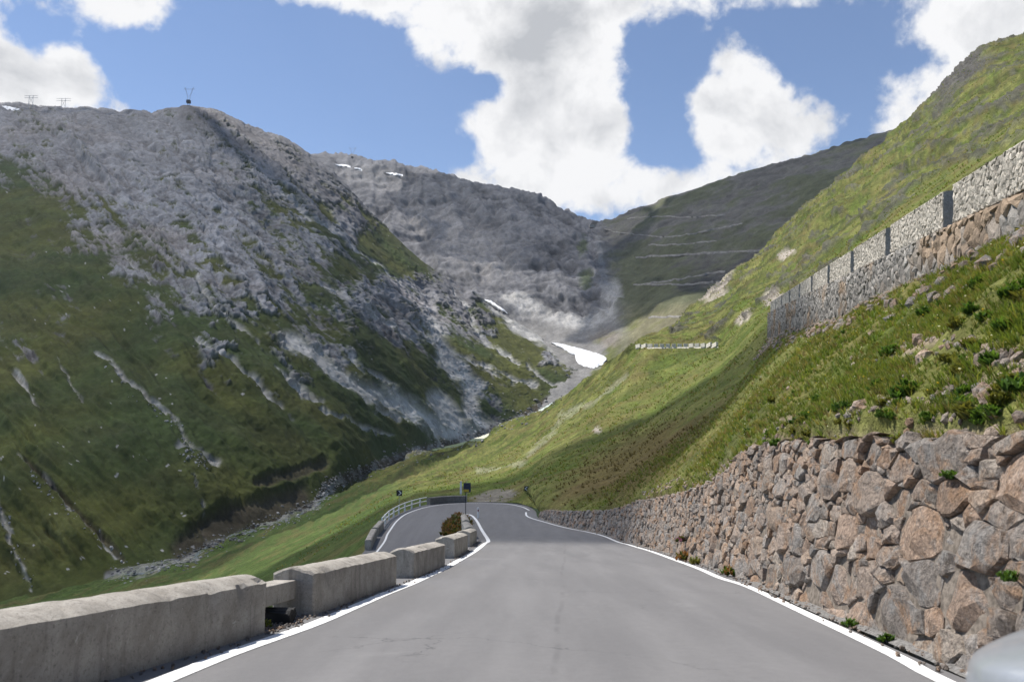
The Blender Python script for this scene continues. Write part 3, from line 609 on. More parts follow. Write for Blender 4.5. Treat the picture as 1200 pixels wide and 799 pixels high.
K.append(col_px((-14.5, 30, -11.9), (230, 770, 58), (235, 715, 95), (235, 690, 145), (230, 680, 180), (226, 675, 215), (218, 667, 260), (214, 664, 282), (210, 661, 300), (205, 650, 330)))
K.append(col_px((-17.9, 15, -13.6), (70, 880, 48), (140, 760, 85), (165, 715, 135), (168, 700, 170), (166, 692, 200), (158, 680, 245), (154, 677, 268), (150, 675, 285), (140, 664, 315)))
K.append(col_px((-21.9, 0, -15.2), (-300, 1150, 36), (-40, 860, 75), (40, 775, 120), (60, 745, 155), (55, 730, 185), (30, 718, 230), (15, 714, 252), (0, 713, 270), (-15, 702, 300)))
K.append(col_px((-29, -22, -17.6), (-900, 1500, 26), (-400, 1000, 60), (-230, 860, 105), (-180, 815, 140), (-175, 790, 170), (-190, 760, 215), (-195, 750, 238), (-200, 748, 255), (-215, 735, 285)))
K = np.array(K)
nc = [6, 10, 14, 16, 22, 22, 24, 24, 26, 26, 26, 26, 22, 20, 20, 20, 18, 18, 20, 18, 18, 18, 18, 16, 16, 18, 18, 18, 16, 14, 10]
nc = [int(n * 1.45) for n in nc]; G = cat_rows(K, nc[:len(K) - 1], 0); G = cat_rows(G, [34, 34, 34, 6, 8, 14, 90, 64, 12], 1)
iw = sum(nc[:11])                                    # up to here the columns carry the upper wall
G = smooth_axis(G, 0, 14)
Gs = smooth_axis(G, 1, 26); tt = sstep(iw - 6, iw + 24, np.arange(G.shape[0]))[:, None, None]
vv = np.arange(G.shape[1])[None, :, None]; wgt = np.maximum(tt, np.maximum(sstep(128, 150, vv), 1 - sstep(78, 96, vv)))
wgt = wgt * sstep(0, 10, vv)
G = G * (1 - wgt) + Gs * wgt
W0 = G.copy(); X, Y, Z = W0[..., 0], W0[..., 1], W0[..., 2]; N = normals(W0); pxm, pym = PIX(W0)
Dn = np.clip(np.hypot(X, Y), 5, 500)
n1 = fbm(X / 22, Y / 22, Z / 22, 5, .55); n2 = fbm(X / 3.2, Y / 3.2, Z / 3.2, 4, .6); n3 = fbm(X / .9, Y / .9, Z / .9, 3, .6); n4 = fbm(X / 8, Y / 8, Z / 8, 4, .6)
far = sstep(60, 200, Dn)
vi = np.arange(G.shape[1])[None, :] + 0 * X
keep = sstep(0, 5, vi)
shelf = (1 - sstep(iw - 2, iw + 16, np.arange(G.shape[0]))[:, None]) * (1 - np.clip(np.abs(vi - 109) / 9, 0, 1))
keep = keep * (1 - np.clip(shelf * 1.6, 0, 1))
disp = keep * (.10 * n3 * (1 - far) + .32 * n2 * (.5 + .5 * far) + (.55 * n4 + 1.1 * fbm(X / 7, Y / 7, Z / 4 + 3, 4, .65) * sstep(110, 200, Dn)) * (.35 + .65 * far) + (.3 + 5.0 * sstep(120, 350, Dn)) * n1)
W1 = W0 + N * disp[..., None]
dry = sstep(-.25, .5, n4 + .45 * n2 + .25 * n1)
gcol = mixc(np.broadcast_to(np.array([.085, .114, .024]), W0.shape), np.array([.138, .142, .044]), dry)
gcol = mixc(gcol, np.array([.055, .07, .022]), .6 * sstep(.08, .45, fbm(X / 2.0, Y / 2.0, Z / 2.0 + 8, 4)))
fm = sstep(110, 200, Dn); fn = fbm(X / 7, Y / 7, Z / 4 + 3, 4, .65); gcol = mixc(gcol, np.array([.05, .058, .02]), .8 * fm * sstep(.12, .42, fn)); gcol = mixc(gcol, np.array([.17, .155, .06]), .5 * fm * sstep(.15, .5, -fn))
left = sstep(560, 430, pxm) ; gcol = mixc(gcol, np.array([.050, .080, .022]), .8 * left * sstep(560, 580, pym))
brown = np.clip(1 - sstep(.5, 1.35, blob(pxm, pym, 745, 545, 110, 34, -.45) + .5 * n2), 0, 1); gcol = mixc(gcol, np.array([.115, .082, .034]), .75 * brown)
brown2 = sstep(.15, .5, fbm(X / 5, Y / 5, 30, 4)); gcol = mixc(gcol, np.array([.125, .092, .042]), .45 * brown2)
# bare earth on the near bank
soil = np.zeros_like(X)
for (x, y, rx, ry, ro) in [(1085, 410, 62, 12, -.25), (1175, 425, 40, 14, .1), (1000, 480, 32, 6, -.15), (1150, 460, 42, 10, .0), (1060, 468, 45, 6, -.1), (1120, 490, 40, 5, 0), (930, 497, 28, 5, -.1), (1020, 425, 18, 6, -.3)]:
    soil = np.maximum(soil, 1 - sstep(.55, 1.15, blob(pxm, pym, x, y, rx, ry, ro) + .55 * n3 + .3 * n2))
soil = np.maximum(soil, .8 * (1 - sstep(.5, 3, vi + 3 * n3)) * (Dn < 70))
soil *= (Dn < 80)
gcol = mixc(gcol, np.array([.235, .185, .14]) * (1 + .3 * n3[..., None]), .9 * soil)
rk = np.zeros_like(X)
for (x, y, rx, ry, ro) in [(842, 338, 30, 9, -.75), (905, 348, 14, 8, -.6), (872, 372, 12, 7, -.8), (815, 352, 10, 5, -.7), (925, 302, 14, 6, -.5), (700, 505, 6, 4, 0)]:
    rk = np.maximum(rk, 1 - sstep(.6, 1.15, blob(pxm, pym, x, y, rx, ry, ro) + .5 * n4))
gcol = mixc(gcol, np.array([.33, .29, .25]), .9 * rk)
dk = sstep(.28, .45, fbm(X / 16, Y / 16, Z / 9 + 40, 4, .6)) * (pym < 330) * sstep(900, 980, pxm); dk = np.maximum(dk, (pym < 400) * (Dn > 110) * sstep(.36, .46, fbm(X / 9, Y / 9, Z / 6 + 70, 3, .6))); crag = (1 - sstep(.5, 1.3, blob(pxm, pym, 1120, 88, 55, 24, -.75) + .6 * n1)) * 1.0
dk = np.clip(np.maximum(dk * .75, crag), 0, 1); gcol = mixc(gcol, np.array([.075, .072, .066]) * (1 + .5 * n2[..., None]), dk); W1 = W1 + N * (dk * 2.6 * fbm(X / 6, Y / 6, Z / 6, 4, .6, True))[..., None]
path = 1 - sstep(1.2, 3.2, polydist(pxm + 5 * n2, pym + 3 * n4, [(735, 440), (700, 470), (660, 492), (645, 515), (610, 545), (560, 556)])); gcol = mixc(gcol, np.array([.25, .25, .17]), .5 * path * (Dn > 60))
shelfm = (1 - sstep(iw - 26, iw - 12, np.arange(G.shape[0]))[:, None]) * ((vi > 108) & (vi < 123)); gcol = mixc(gcol, np.array([.2, .19, .175]), shelfm * 1.0)
trk = (1 - sstep(.7, 1.1, blob(pxm, pym, 580, 582, 30, 8, -.12) + .3 * n3)) * (Dn < 130); gcol = mixc(gcol, np.array([.21, .19, .16]), .9 * trk)
bedd = 1 - sstep(3, 8, polydist(pxm + 4 * n1, pym + 3 * n1, bed) + 4 * fbm(X / 6, Y / 6, 0, 3)); gcol = mixc(gcol, SCREE * .6 * (1 + .6 * n4[..., None]), .7 * bedd * (Dn > 200) * sstep(-.5, .1, n4))
rh_ob = mesh_np('hillside', W1, grid_faces(*W1.shape[:2])[:, ::-1].copy(), M_hill, col=gcol, smooth=True); rh_ob['kind'] = 'structure'
rh_bvh = bvh_of(W1, grid_faces(*W1.shape[:2])); RH = (W1, gcol, soil, N)

# ---- bank between the two legs of the hairpin
Li = Ld[:14 * 10 - 6]; low = []
Q = []
for Yv in np.linspace(-22, 73, 150):
    up = np.array([np.interp(Yv, Lr[:15, 1], Lr[:15, 0]), Yv, 0]); up[2] = zr_at(up[0] + .05, Yv) - .02
    ll = Lr[15:][::-1]; ll = ll[np.argsort(ll[:, 1])]; lo = np.array([np.interp(Yv, ll[:, 1], ll[:, 0]), Yv, np.interp(Yv, ll[:, 1], ll[:, 2]) - .02])
    lo[0] = min(lo[0], up[0] - .3); Q.append([up + np.array([.3, 0, -.1]), up, up * .75 + lo * .25 + np.array([0, 0, .1 * min(1, abs(up[0] - lo[0]))]), up * .4 + lo * .6, lo, lo + np.array([-.3, 0, -.12])])
Q = np.array(Q); Q = cat_rows(Q, [3, 8, 8, 8, 3], 1); X, Y, Z = Q[..., 0], Q[..., 1], Q[..., 2]
Q[:, 4:-4, 2] += (.12 * fbm(X, Y, 0, 4))[:, 4:-4]
gc = mixc(np.broadcast_to(np.array([.085, .105, .028]), Q.shape), np.array([.19, .165, .13]), sstep(-.2, .3, fbm(X / 1.5, Y / 1.5, 3, 4)))
eb = mesh_np('embankment', Q, grid_faces(*Q.shape[:2]).copy(), M_hill, col=gc, smooth=True); eb['kind'] = 'structure'
# a broad sheet of ground below everything, out to the horizon
gx, gy = np.meshgrid(np.linspace(-6000, 6000, 60), np.linspace(-6000, 6000, 60), indexing='ij'); gz = -95 + 12 * fbm(gx / 700, gy / 700, 0, 4)
gr = mesh_np('ground', np.stack([gx, gy, gz], -1), grid_faces(60, 60)[:, ::-1].copy(), M_far, col=np.broadcast_to(GRASS, (60, 60, 3)), smooth=True); gr['kind'] = 'structure'
# gravel strip between asphalt and the stone wall
p = wall_foot[(wall_foot[:, 1] > -20) & (wall_foot[:, 1] < 68)][::3]; Vg = []
for q in p:
    wv = .11 + .06 * vnoise(q[1] * 1.3, 2.2); Vg += [(q[0] - wv, q[1], zr_at(q[0] - wv, q[1]) + .004), (q[0] - wv * .5, q[1], zr_at(q[0] - wv * .5, q[1]) + .03), (q[0] + .25, q[1], zroad(q[0], q[1]) + .09)]
gv = mesh_np('gravel_verge', np.array(Vg), grid_faces(len(p), 3)[:, ::-1].copy(), M_gravel, smooth=True); gv['kind'] = 'structure'

# ------------------------------------------------------------------ rubble walls: irregular stones from a power diagram
def power_cells(sites, wts, bounds=None):
    n = len(sites); cells = []
    for i in range(n):
        p = sites[i]; R = 3.2 * math.sqrt(wts[i]) + .25
        poly = [(p[0] - R, p[1] - R), (p[0] + R, p[1] - R), (p[0] + R, p[1] + R), (p[0] - R, p[1] + R)]
        d2 = ((sites - p) ** 2).sum(1); nb = np.argsort(d2)[1:26]
        for j in nb:
            q = sites[j]; a = 2 * (q - p); c = (q @ q) - (p @ p) + wts[i] - wts[j]
            out = []
            for k in range(len(poly)):
                A, B = poly[k], poly[(k + 1) % len(poly)]; fa = a[0] * A[0] + a[1] * A[1] - c; fb = a[0] * B[0] + a[1] * B[1] - c
                if fa <= 0: out.append(A)
                if (fa < 0) != (fb < 0):
                    t = fa / (fa - fb); out.append((A[0] + (B[0] - A[0]) * t, A[1] + (B[1] - A[1]) * t))
            poly = out
            if len(poly) < 3: break
        cells.append(poly if len(poly) >= 3 else None)
    return cells
def scatter_sites(n_try, smin, smax, tfun, rfun, rng):
    """dart throwing with varied radii in cells"""
    cell = .6; grid = {}; S_, R_ = [], []
    for k in range(n_try):
        s = rng.uniform(smin, smax); h = tfun(s); t = rng.uniform(-.02, h + .04); r = rfun(s, t, h, rng, k / n_try)
        gi, gj = int(s // cell), int(t // cell); ok = True
        for a in range(gi - 2, gi + 3):
            for b in range(gj - 2, gj + 3):
                for m in grid.get((a, b), ()):
                    if (S_[m][0] - s) ** 2 + (S_[m][1] - t) ** 2 < ((R_[m] + r) * .86) ** 2: ok = False; break
                if not ok: break
            if not ok: break
        if ok:
            grid.setdefault((gi, gj), []).append(len(S_)); S_.append((s, t)); R_.append(r)
    return np.array(S_), np.array(R_)
from mathutils.geometry import delaunay_2d_cdt
def stone_mesh(poly, mapf, rng, bulge, gap, back=.16, sub=True, pts_in=9):
    """one dressed-by-nobody stone: an outline wavered a little, its face the meeting of a few cleavage planes"""
    q = np.array(poly); c = q.mean(0)
    out = []; L = np.linalg.norm(np.roll(q, -1, 0) - q, axis=1); size = L.sum() / 4
    for k in range(len(q)):
        if L[k] < .10 * size and len(q) > 4: continue
        out.append(q[k]); m = 2 if (sub and L[k] > .8 * size) else 1 if (sub and L[k] > .4 * size) else 0
        for e in range(m): f = (e + 1) / (m + 1); out.append(q[k] * (1 - f) + q[(k + 1) % len(q)] * f + rng.normal(0, .03 * size, 2))
    q = np.array(out); n = len(q)
    if n < 3: return None
    c = q.mean(0); d = q - c; ln = np.linalg.norm(d, axis=1, keepdims=True); q = c + d * np.clip((ln - gap) / ln, .5, 1) * (1 + rng.normal(0, .018, (n, 1)))
    b = bulge * rng.uniform(.6, 1.45); pl = [(b, rng.normal(0, .13, 2))]
    for _ in range(4): 
        a = rng.uniform(0, 6.28); k = rng.uniform(.25, .9); pl.append((b * rng.uniform(1.0, 1.35) + k * size * rng.uniform(.10, .34), -k * np.array([math.cos(a), math.sin(a)])))
    def dep(p): return max(-.02, min(o + (p - c) @ g_ for o, g_ in pl)) + rng.normal(0, .010 * min(1, size * 2.5))
    if not sub:
        V = [mapf(p[0], p[1], -back) for p in q] + [mapf(p[0], p[1], min(dep(p), b * .5)) for p in q]
        in_ = [c + (p - c) * (.72 + rng.normal(0, .06)) for p in q]; V += [mapf(p[0], p[1], dep(p)) for p in in_]; V.append(mapf(c[0], c[1], dep(c)))
        Fc = [(r * n + k, r * n + (k + 1) % n, (r + 1) * n + (k + 1) % n, (r + 1) * n + k) for r in range(2) for k in range(n)] + [(2 * n + k, 2 * n + (k + 1) % n, 3 * n) for k in range(n)]
        return np.array(V), Fc, size
    r1 = [c + (p - c) * (1 - (.05 + abs(rng.normal(0, .035)))) for p in q]
    ins = []
    for _ in range(pts_in * 4):
        a = rng.uniform(0, 6.28); r_ = math.sqrt(rng.random()) * .86; k = rng.integers(n); p = c + (q[k] * (w_ := rng.random()) + q[(k + 1) % n] * (1 - w_) - c) * r_
        if all(np.hypot(*(p - z)) > .20 * size for z in ins) and len(ins) < pts_in: ins.append(p)
    allp = [Vector(p) for p in r1] + [Vector(p) for p in ins]
    try: vo, _, fo, ov, _, _ = delaunay_2d_cdt(allp, [], [list(range(n))], 1, 1e-5)
    except Exception: return None
    if len(vo) != len(allp): return None
    V = [mapf(p[0], p[1], -back) for p in q] + [mapf(p[0], p[1], min(dep(p), b * .8) - .15 * b - .05 * size * rng.random()) for p in q]
    V += [mapf(p[0], p[1], min(dep(np.array(p)), 1.1 * b)) if i_ < n else mapf(p[0], p[1], dep(np.array(p))) for i_, p in enumerate(vo)]
    Fc = [(r * n + k, r * n + (k + 1) % n, (r + 1) * n + (k + 1) % n, (r + 1) * n + k) for r in range(1) for k in range(n)]
    mp_ = lambda i_: 2 * n + i_
    idx_r = [None] * n
    for vi_, src in enumerate(ov):
        for z in src:
            if z < n: idx_r[z] = vi_
    if any(z is None for z in idx_r): return None
    for k in range(n): Fc.append((n + k, n + (k + 1) % n, mp_(idx_r[(k + 1) % n]), mp_(idx_r[k])))
    Fc += [tuple(mp_(z) for z in f) for f in fo]
    return np.array(V), Fc, size
PAL = np.array([(.215, .172, .142), (.255, .205, .168), (.19, .165, .145), (.275, .24, .205), (.20, .187, .174), (.235, .165, .120), (.28, .215, .165), (.215, .198, .182), (.15, .136, .125), (.26, .19, .145), (.225, .185, .155), (.24, .195, .165)])
def pick_col(rng, grey=0.0):
    c = (PAL[rng.integers(len(PAL))] * .85 + np.array([.245, .195, .155]) * .15) * rng.uniform(1.05, 1.8); return c * (1 - grey) + np.array([.20, .195, .19]) * rng.uniform(.6, 1.35) * grey

rng = np.random.default_rng(21)
s_lo = float(np.interp(-4, wall_foot[:, 1], WS)); s_hi = float(np.interp(69, wall_foot[:, 1], WS)); 
def Ys(s): return float(np.interp(s, WS, wall_foot[:, 1]))
def hs(s): return float(wall_h(Ys(s)))
def rf(s, t, h, r, k):
    Yv = Ys(s); base = np.interp(Yv, [-4, 7, 12, 18, 24, 34, 60], [.170, .170, .155, .138, .12, .115, .13]); base *= (1.15 - .38 * t / h)
    return base * (r.uniform(1.1, 1.95) if k < .03 else r.uniform(.6, 1.05) if k < .35 else r.uniform(.3, .6))
EL = .52          # stones lie lengthwise along the wall
sites, rr = scatter_sites(42000, s_lo * EL, s_hi * EL, lambda q: hs(q / EL), lambda q, t, h, r, k: rf(q / EL, t, h, r, k), rng)
sites_m = sites * np.array([1.0, 1.0]); cells = power_cells(sites_m, rr ** 2)
wall = empty('stone_wall', tuple(wall_foot[np.argmin(np.abs(wall_foot[:, 1] - 8))]))
setp(wall, 'rough rubble stone retaining wall of brown and grey boulders along the right road edge', 'wall')
wl = Vector(wall.location); st = []
for i, pc in enumerate(cells):
    if pc is None: continue
    hc_ = hs(np.mean([a for a, b in pc]) / EL) + .03; poly = [(a / EL, min(b, hc_ + .04 * math.sin(a * 9))) for a, b in pc]; cy = np.mean([b for a, b in poly]); cs = np.mean([a for a, b in poly])
    if cy > hs(cs) + .02: continue
    jut = rng.normal(0, .028)
    def mp(s, t, o): return wall_pt(s, t, o + jut)[0] - np.array(wl)
    big = rr[i] > .105
    r = stone_mesh(poly, mp, rng, .050 * (rr[i] / .2) ** .6 + .010, .002 + .014 * rr[i], sub=big, pts_in=int(6 + 30 * rr[i]))
    if r is None: continue
    Yv = Ys(cs); st.append((r[2] / max(4.0, Yv) if Yv > 5.2 else 0, r, pick_col(rng, float(np.interp(Yv, [20, 30, 42], [0.12, .35, .75])))))
st.sort(key=lambda a: -a[0])
for k, (_, (V, Fc, sz), c) in enumerate(st[:300]):
    mesh_np('stone', V, Fc, M_stone, wall, col=np.broadcast_to(c, (len(V), 3)))
def join(lst):
    Va, Fa, Ca, off = [], [], [], 0
    for (V, Fc, c) in lst:
        Va.append(V); Fa += [tuple(i + off for i in f) for f in Fc]; Ca.append(np.broadcast_to(c, (len(V), 3))); off += len(V)
    return np.vstack(Va), Fa, np.vstack(Ca)
V, Fc, Cc = join([(r[0], r[1], c) for _, r, c in st[300:]])
o = mesh_np('small_stones', V, Fc, M_stone, wall, col=Cc); o['kind'] = 'stuff'
# core behind the stones
idx = range(0, len(wall_foot), 3); Vc = []
for i in idx:
    s = WS[i]; h = hs(s)
    for t, o_ in ((-.3, -.03), (h * .33, -.03), (h * .66, -.03), (h - .12, -.06), (h - .06, -.55), (h - .10, -1.6), (-.3, -1.7)): Vc.append(wall_pt(s, t, o_)[0] - np.array(wl))
mesh_np('wall_core', np.array(Vc), grid_faces(len(idx), 7).copy(), M_mortar, wall)
print('stones', len(st))

# ------------------------------------------------------------------ upper parapet wall with gaps
up_o = UW(18.0) + np.array([0, 0, -2.2]); upw = empty('parapet_wall', tuple(up_o))
setp(upw, 'long light grey masonry parapet with dark gaps, climbing along the upper road at right', 'wall')
UDIR = np.array([.2625, 1.0, .1136]); UDIR /= np.linalg.norm(UDIR); UDH = np.array([.2625, 1, 0]) / math.hypot(.2625, 1); kxy = math.hypot(.2625, 1)
def up_pt(D, t, o):      # t below/above the parapet top (negative down), o outwards
    return UW(D) + np.array([0, 0, t]) + UN * (o + .06 * (-t)) - up_o
gaps = [18.4 + 6.55 * i for i in range(-3, 10)]
def prism(name, D0, D1, t0, t1, thick, parent, mat, col, dn=8, wob=.02, tap=None):
    V = []; ds = np.linspace(D0, D1, dn)
    for D in ds:
        lo = t0 if tap is None else tap(D)
        for (t, o_) in ((lo, 0), (lo * .5 + t1 * .5, 0), (t1 - .04, 0), (t1, -.05), (t1, -thick + .05), (t1 - .04, -thick), (lo, -thick)):
            p_ = up_pt(D, t + (wob * vnoise(D * 2.1, t, o_) if t > lo else 0), o_); V.append(p_)
    n = len(ds); Fq = grid_faces(n, 7); Fl = [tuple(f) for f in Fq]
    for i in range(n - 1): Fl.append((i * 7 + 6, i * 7, (i + 1) * 7, (i + 1) * 7 + 6))
    Fl.append(tuple(range(6, -1, -1))); Fl.append(tuple((n - 1) * 7 + i for i in range(7)))
    return mesh_np(name, np.array(V), Fl, mat, parent, col=np.broadcast_to(col, (len(V), 3)))
GREY = np.array([.30, .295, .28])
prism('retaining_core', -6, 80.5, -4, -.97, .55, upw, M_mason, GREY * .7, 60, tap=lambda D: -UWH(D) - .6)
def masonry(name, D0, D1, tlo, thi, cell, parent, colf, seed, n_try, bulge=.03):
    rg = np.random.default_rng(seed)
    def tf(s): return thi - tlo(s)
    L0, L1 = D0 * kxy, D1 * kxy
    ss, r_ = scatter_sites(n_try, L0 + .03, L1 - .03, lambda s: max(.1, thi - tlo(s / kxy)), lambda s, t, h, r, k: cell(s / kxy, t) * (r.uniform(.8, 1.2) if k < .4 else r.uniform(.5, .8)), rg)
    ce = power_cells(ss * np.array([1., .8]), r_ ** 2, None); out = []
    for i, pc in enumerate(ce):
        if pc is None: continue
        poly = [(min(max(a, L0), L1), min(max(b / .8, -.02), thi - tlo(np.clip(a, L0, L1) / kxy))) for a, b in pc]
        ar = 0.5 * abs(sum(poly[k][0] * poly[(k + 1) % len(poly)][1] - poly[(k + 1) % len(poly)][0] * poly[k][1] for k in range(len(poly))))
        if ar < .004: continue
        ms = np.mean([a for a, b in poly]) / kxy
        base = tlo(ms)
        r = stone_mesh(poly, lambda s, t, o_: up_pt(s / kxy, base + t, o_ + .03), rg, bulge, .006, back=.05, sub=False)
        if r is not None: out.append((r[0], r[1], colf(ms, base + np.mean([b for a, b in poly]), rg)))
    if not out: return None
    V, Fc, Cc = join(out); o = mesh_np(name, V, Fc, M_mason, parent, col=Cc); o['kind'] = 'stuff'; return o
def c_par(D, t, r): return np.array([.42, .385, .33]) * r.uniform(.76, 1.16)
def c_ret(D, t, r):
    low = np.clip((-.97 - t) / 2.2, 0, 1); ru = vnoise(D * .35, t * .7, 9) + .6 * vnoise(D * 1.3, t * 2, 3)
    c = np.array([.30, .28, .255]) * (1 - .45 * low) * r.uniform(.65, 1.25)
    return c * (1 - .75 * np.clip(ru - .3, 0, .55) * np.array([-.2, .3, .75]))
for gi in range(len(gaps) - 1):
    a, b = gaps[gi] + .82, gaps[gi + 1]
    if b < 0: continue
    m = prism('merlon', a, b, -.97, 0, .42, upw, M_mason, GREY * .9, 12)
    cellsz = .092 if a < 40 else .14
    if b > 6: masonry('facing_stones', a, b, lambda D: -.96, -.005, lambda D, t: cellsz, m, c_par, 100 + gi, int(4500 if a < 40 else 1800), .011)
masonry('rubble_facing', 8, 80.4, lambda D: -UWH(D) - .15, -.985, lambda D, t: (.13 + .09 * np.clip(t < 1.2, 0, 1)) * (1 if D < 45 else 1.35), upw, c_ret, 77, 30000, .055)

# far stretch of parapet lower on the slope
fpts = [h for h in (hit_pix(rh_bvh, x, 408.5 - .01 * (x - 744))[0] for x in np.linspace(745, 842, 15)) if h is not None]
fpw = empty('parapet_wall', tuple(fpts[0])); setp(fpw, 'short pale parapet of small blocks on the green slope below the pass, far off', 'wall'); Vb = []
for q in fpts:
    for (o_, t) in ((0, -1.2), (0, .22), (.6, .22), (.6, -1.2)): Vb.append(np.array(q - fpts[0]) + np.array([0, o_, t]))
mesh_np('wall_base', np.array(Vb), grid_faces(len(fpts), 4).copy(), M_lime, fpw)
for a, b in zip(fpts[:-1], fpts[1:]):
    d = b - a; bm = bmesh.new(); b_box(bm, (a + b) / 2 - fpts[0] + Vector((0, .28, .6)), (math.hypot(d.x, d.y) * .72, .45, .85), math.atan2(d.y, d.x), .04); bm_obj('merlon', bm, M_lime, fpw)

# ------------------------------------------------------------------ concrete blocks at the left edge
def barrier(a, b, w, h, seed, label, back=None):
    a = np.array(a, float); b = np.array(b, float); ln = float(np.linalg.norm((b - a)[:2])); yaw = math.atan2(b[1] - a[1], b[0] - a[0])
    ux = (b - a)[:2] / ln; nl = np.array([-ux[1], ux[0]])                   # left of travel: away from the road
    nu = max(6, int(ln / .08)); prof = []
    k = 9                                                                   # arched top
    for j in range(5): prof.append((0, -.25 + (h * .86 + .25) * j / 4))
    for j in range(1, k): 
        u = j / k; prof.append((w * u, h * .86 + h * .14 * math.sin(math.pi * u) ** .95))
    for j in range(5): prof.append((w, h * .86 - (h * .86 + .25) * j / 4))
    prof = np.array(prof); V = []; us = np.concatenate([[0], np.linspace(.025 / ln, 1 - .025 / ln, nu), [1]])
    for iu, u in enumerate(us):
        ins = .025 if iu in (0, len(us) - 1) else 0
        for (o_, t) in prof:
            oc = w / 2 + (o_ - w / 2) * (1 - ins * 1.6 / w); tc = t - ins * (1 if t > h * .5 else 0)
            x = a[0] + ux[0] * ln * u + nl[0] * oc; y = a[1] + ux[1] * ln * u + nl[1] * oc
            g = a[2] + (b[2] - a[2]) * u
            e = .016 * fbm(x * 4 + seed, y * 4, t * 4, 4); ch = -.040 * sstep(.25, .55, fbm(x * 5 + seed * 3, y * 5, t * 5, 2)) * (1 if abs(t - h * .86) < .12 else .15)
            sgn = -1 if o_ < w * .3 else (1 if o_ > w * .7 else 0)
            V.append((x + nl[0] * sgn * (e + ch), y + nl[1] * sgn * (e + ch), g + tc + (e * .8 + ch * .6 if t > h * .5 else 0)))
    V = np.array(V); m = len(prof); n = len(us); Fl = [tuple(f) for f in grid_faces(n, m)[:, ::-1]]
    Fl.append(tuple(range(m))); Fl.append(tuple((n - 1) * m + i for i in range(m - 1, -1, -1)))
    V -= a; o = mesh_np('concrete_block', V, Fl, M_conc, smooth=False); o.location = tuple(a)
    me = o.data
    for p_ in me.polygons: p_.use_smooth = True
    me.set_sharp_from_angle(angle=rad(24))
    return setp(o, label, 'barrier', 'concrete barrier blocks along the left road edge')
def g(x, y): return (x, y, zr_at(x, y))
barrier(g(-4.45, -1.2), g(-2.76, 8.9), .52, .63, 1, 'nearest and longest concrete barrier block, running out of the picture at lower left')
barrier(g(-2.62, 10.45), g(-2.21, 15.1), .56, .62, 2, 'long concrete barrier block with rounded top just past the first gap, second from the viewer')
barrier(g(-2.06, 16.7), g(-1.80, 21.2), .55, .62, 3, 'shorter concrete barrier block in the middle of the row, third from the viewer')
barrier(g(-1.80, 24.6), g(-1.72, 30.6), .6, .68, 4, 'concrete barrier block beside the brown shrub, fourth from the viewer')
barrier(g(-1.80, 33.8), g(-1.86, 41.5), .6, .70, 5, 'concrete barrier block where the white line bends, fifth from the viewer')
barrier(g(-2.15, 44.8), g(-2.85, 53.0), .55, .7, 6, 'small looking concrete barrier block before the hairpin, sixth from the viewer')
barrier(g(-3.0, 55.5), g(-3.75, 64.0), .5, .7, 7, 'farthest concrete barrier block of the row, beside the hairpin island pole')
def footing(a, b, label):
    bm = bmesh.new(); a = Vector(a); b = Vector(b); d = b - a
    vs = b_box(bm, d / 2 + Vector((0, 0, .34)), (d.length, .30, .24), 0, .02, rot=Euler((0, math.asin(-d.z / d.length) if d.length else 0, math.atan2(d.y, d.x)), 'XYZ').to_matrix())
    o = bm_obj('concrete_rail', bm, M_conc); o.location = a; return setp(o, label, 'rail')
footing(g(-3.12, 8.8), g(-3.0, 10.6), 'low concrete bar bridging the gap between the first two barrier blocks')
bm = bmesh.new()
vs = b_box(bm, (-.12, 0, .06), (.16, .95, .24), math.atan2(.12, -1.8) + math.pi / 2, .05)
for v in vs: v.co += Vector((random.uniform(-.03, .03), random.uniform(-.03, .03), random.uniform(-.03, .03)))
o = bm_obj('gap_shade_lump', bm, M_gap_shade); o.location = g(-3.02, 9.75); setp(o, 'black lump standing in for the shade under the low concrete bar in the first barrier gap', 'gap filler')  # added lump, its black colour stands in for the dark under the bar

# ------------------------------------------------------------------ hairpin furniture
def kerb_wall(pts, w, h, name, label, cat, mat, group=None):
    p_ = resample(pts, .7); dd = np.gradient(p_, axis=0); nn = np.stack([-dd[:, 1], dd[:, 0]], 1); nn /= np.linalg.norm(nn, axis=1)[:, None]; V = []
    for q, k in zip(p_, nn):
        for (o_, t) in ((-.5, -.4), (-.5, h * .9), (-.35, h), (.35, h), (.5, h * .9), (.5, -.4)):
            V.append((q[0] + k[0] * w * o_, q[1] + k[1] * w * o_, q[2] + t + .03 * vnoise(q[0], q[1], t * 3)))
    V = np.array(V); m = 6; n = len(p_); o0 = p_[0].copy(); V -= o0; Fl = [tuple(f) for f in grid_faces(n, m)]; Fl.append(tuple(range(m - 1, -1, -1))); Fl.append(tuple((n - 1) * m + i for i in range(m)))
    o = mesh_np(name, V, Fl, mat, col=np.broadcast_to(np.array([.19, .18, .165]), V.shape)); o.location = tuple(o0); return setp(o, label, cat, group)
kerb_wall([(-10.9, 59.5, -7.9), (-11.2, 63.6, -7.6)], .5, .7, 'concrete_block', 'pale concrete kerb block at the near end of the lower hairpin leg', 'barrier', M_conc, 'kerb blocks on the lower hairpin leg')
kerb_wall([(-11.25, 64.3, -7.6), (-11.4, 68.2, -7.5)], .5, .7, 'concrete_block', 'pale concrete kerb block between the white railing and another kerb block', 'barrier', M_conc, 'kerb blocks on the lower hairpin leg')
kerb_wall([(-9.4, 88.0, -7.4), (-8.2, 89.8, -7.42), (-6.9, 90.9, -7.45), (-5.4, 91.5, -7.48)], .5, .8, 'low_wall', 'low dark stone wall round the outside of the hairpin bend', 'wall', M_mason)
rail_pts = resample([(-11.4, 68.8, -7.5), (-11.6, 74, -7.45), (-11.3, 80, -7.42), (-10.5, 85, -7.42), (-9.6, 87.6, -7.4)], .5)
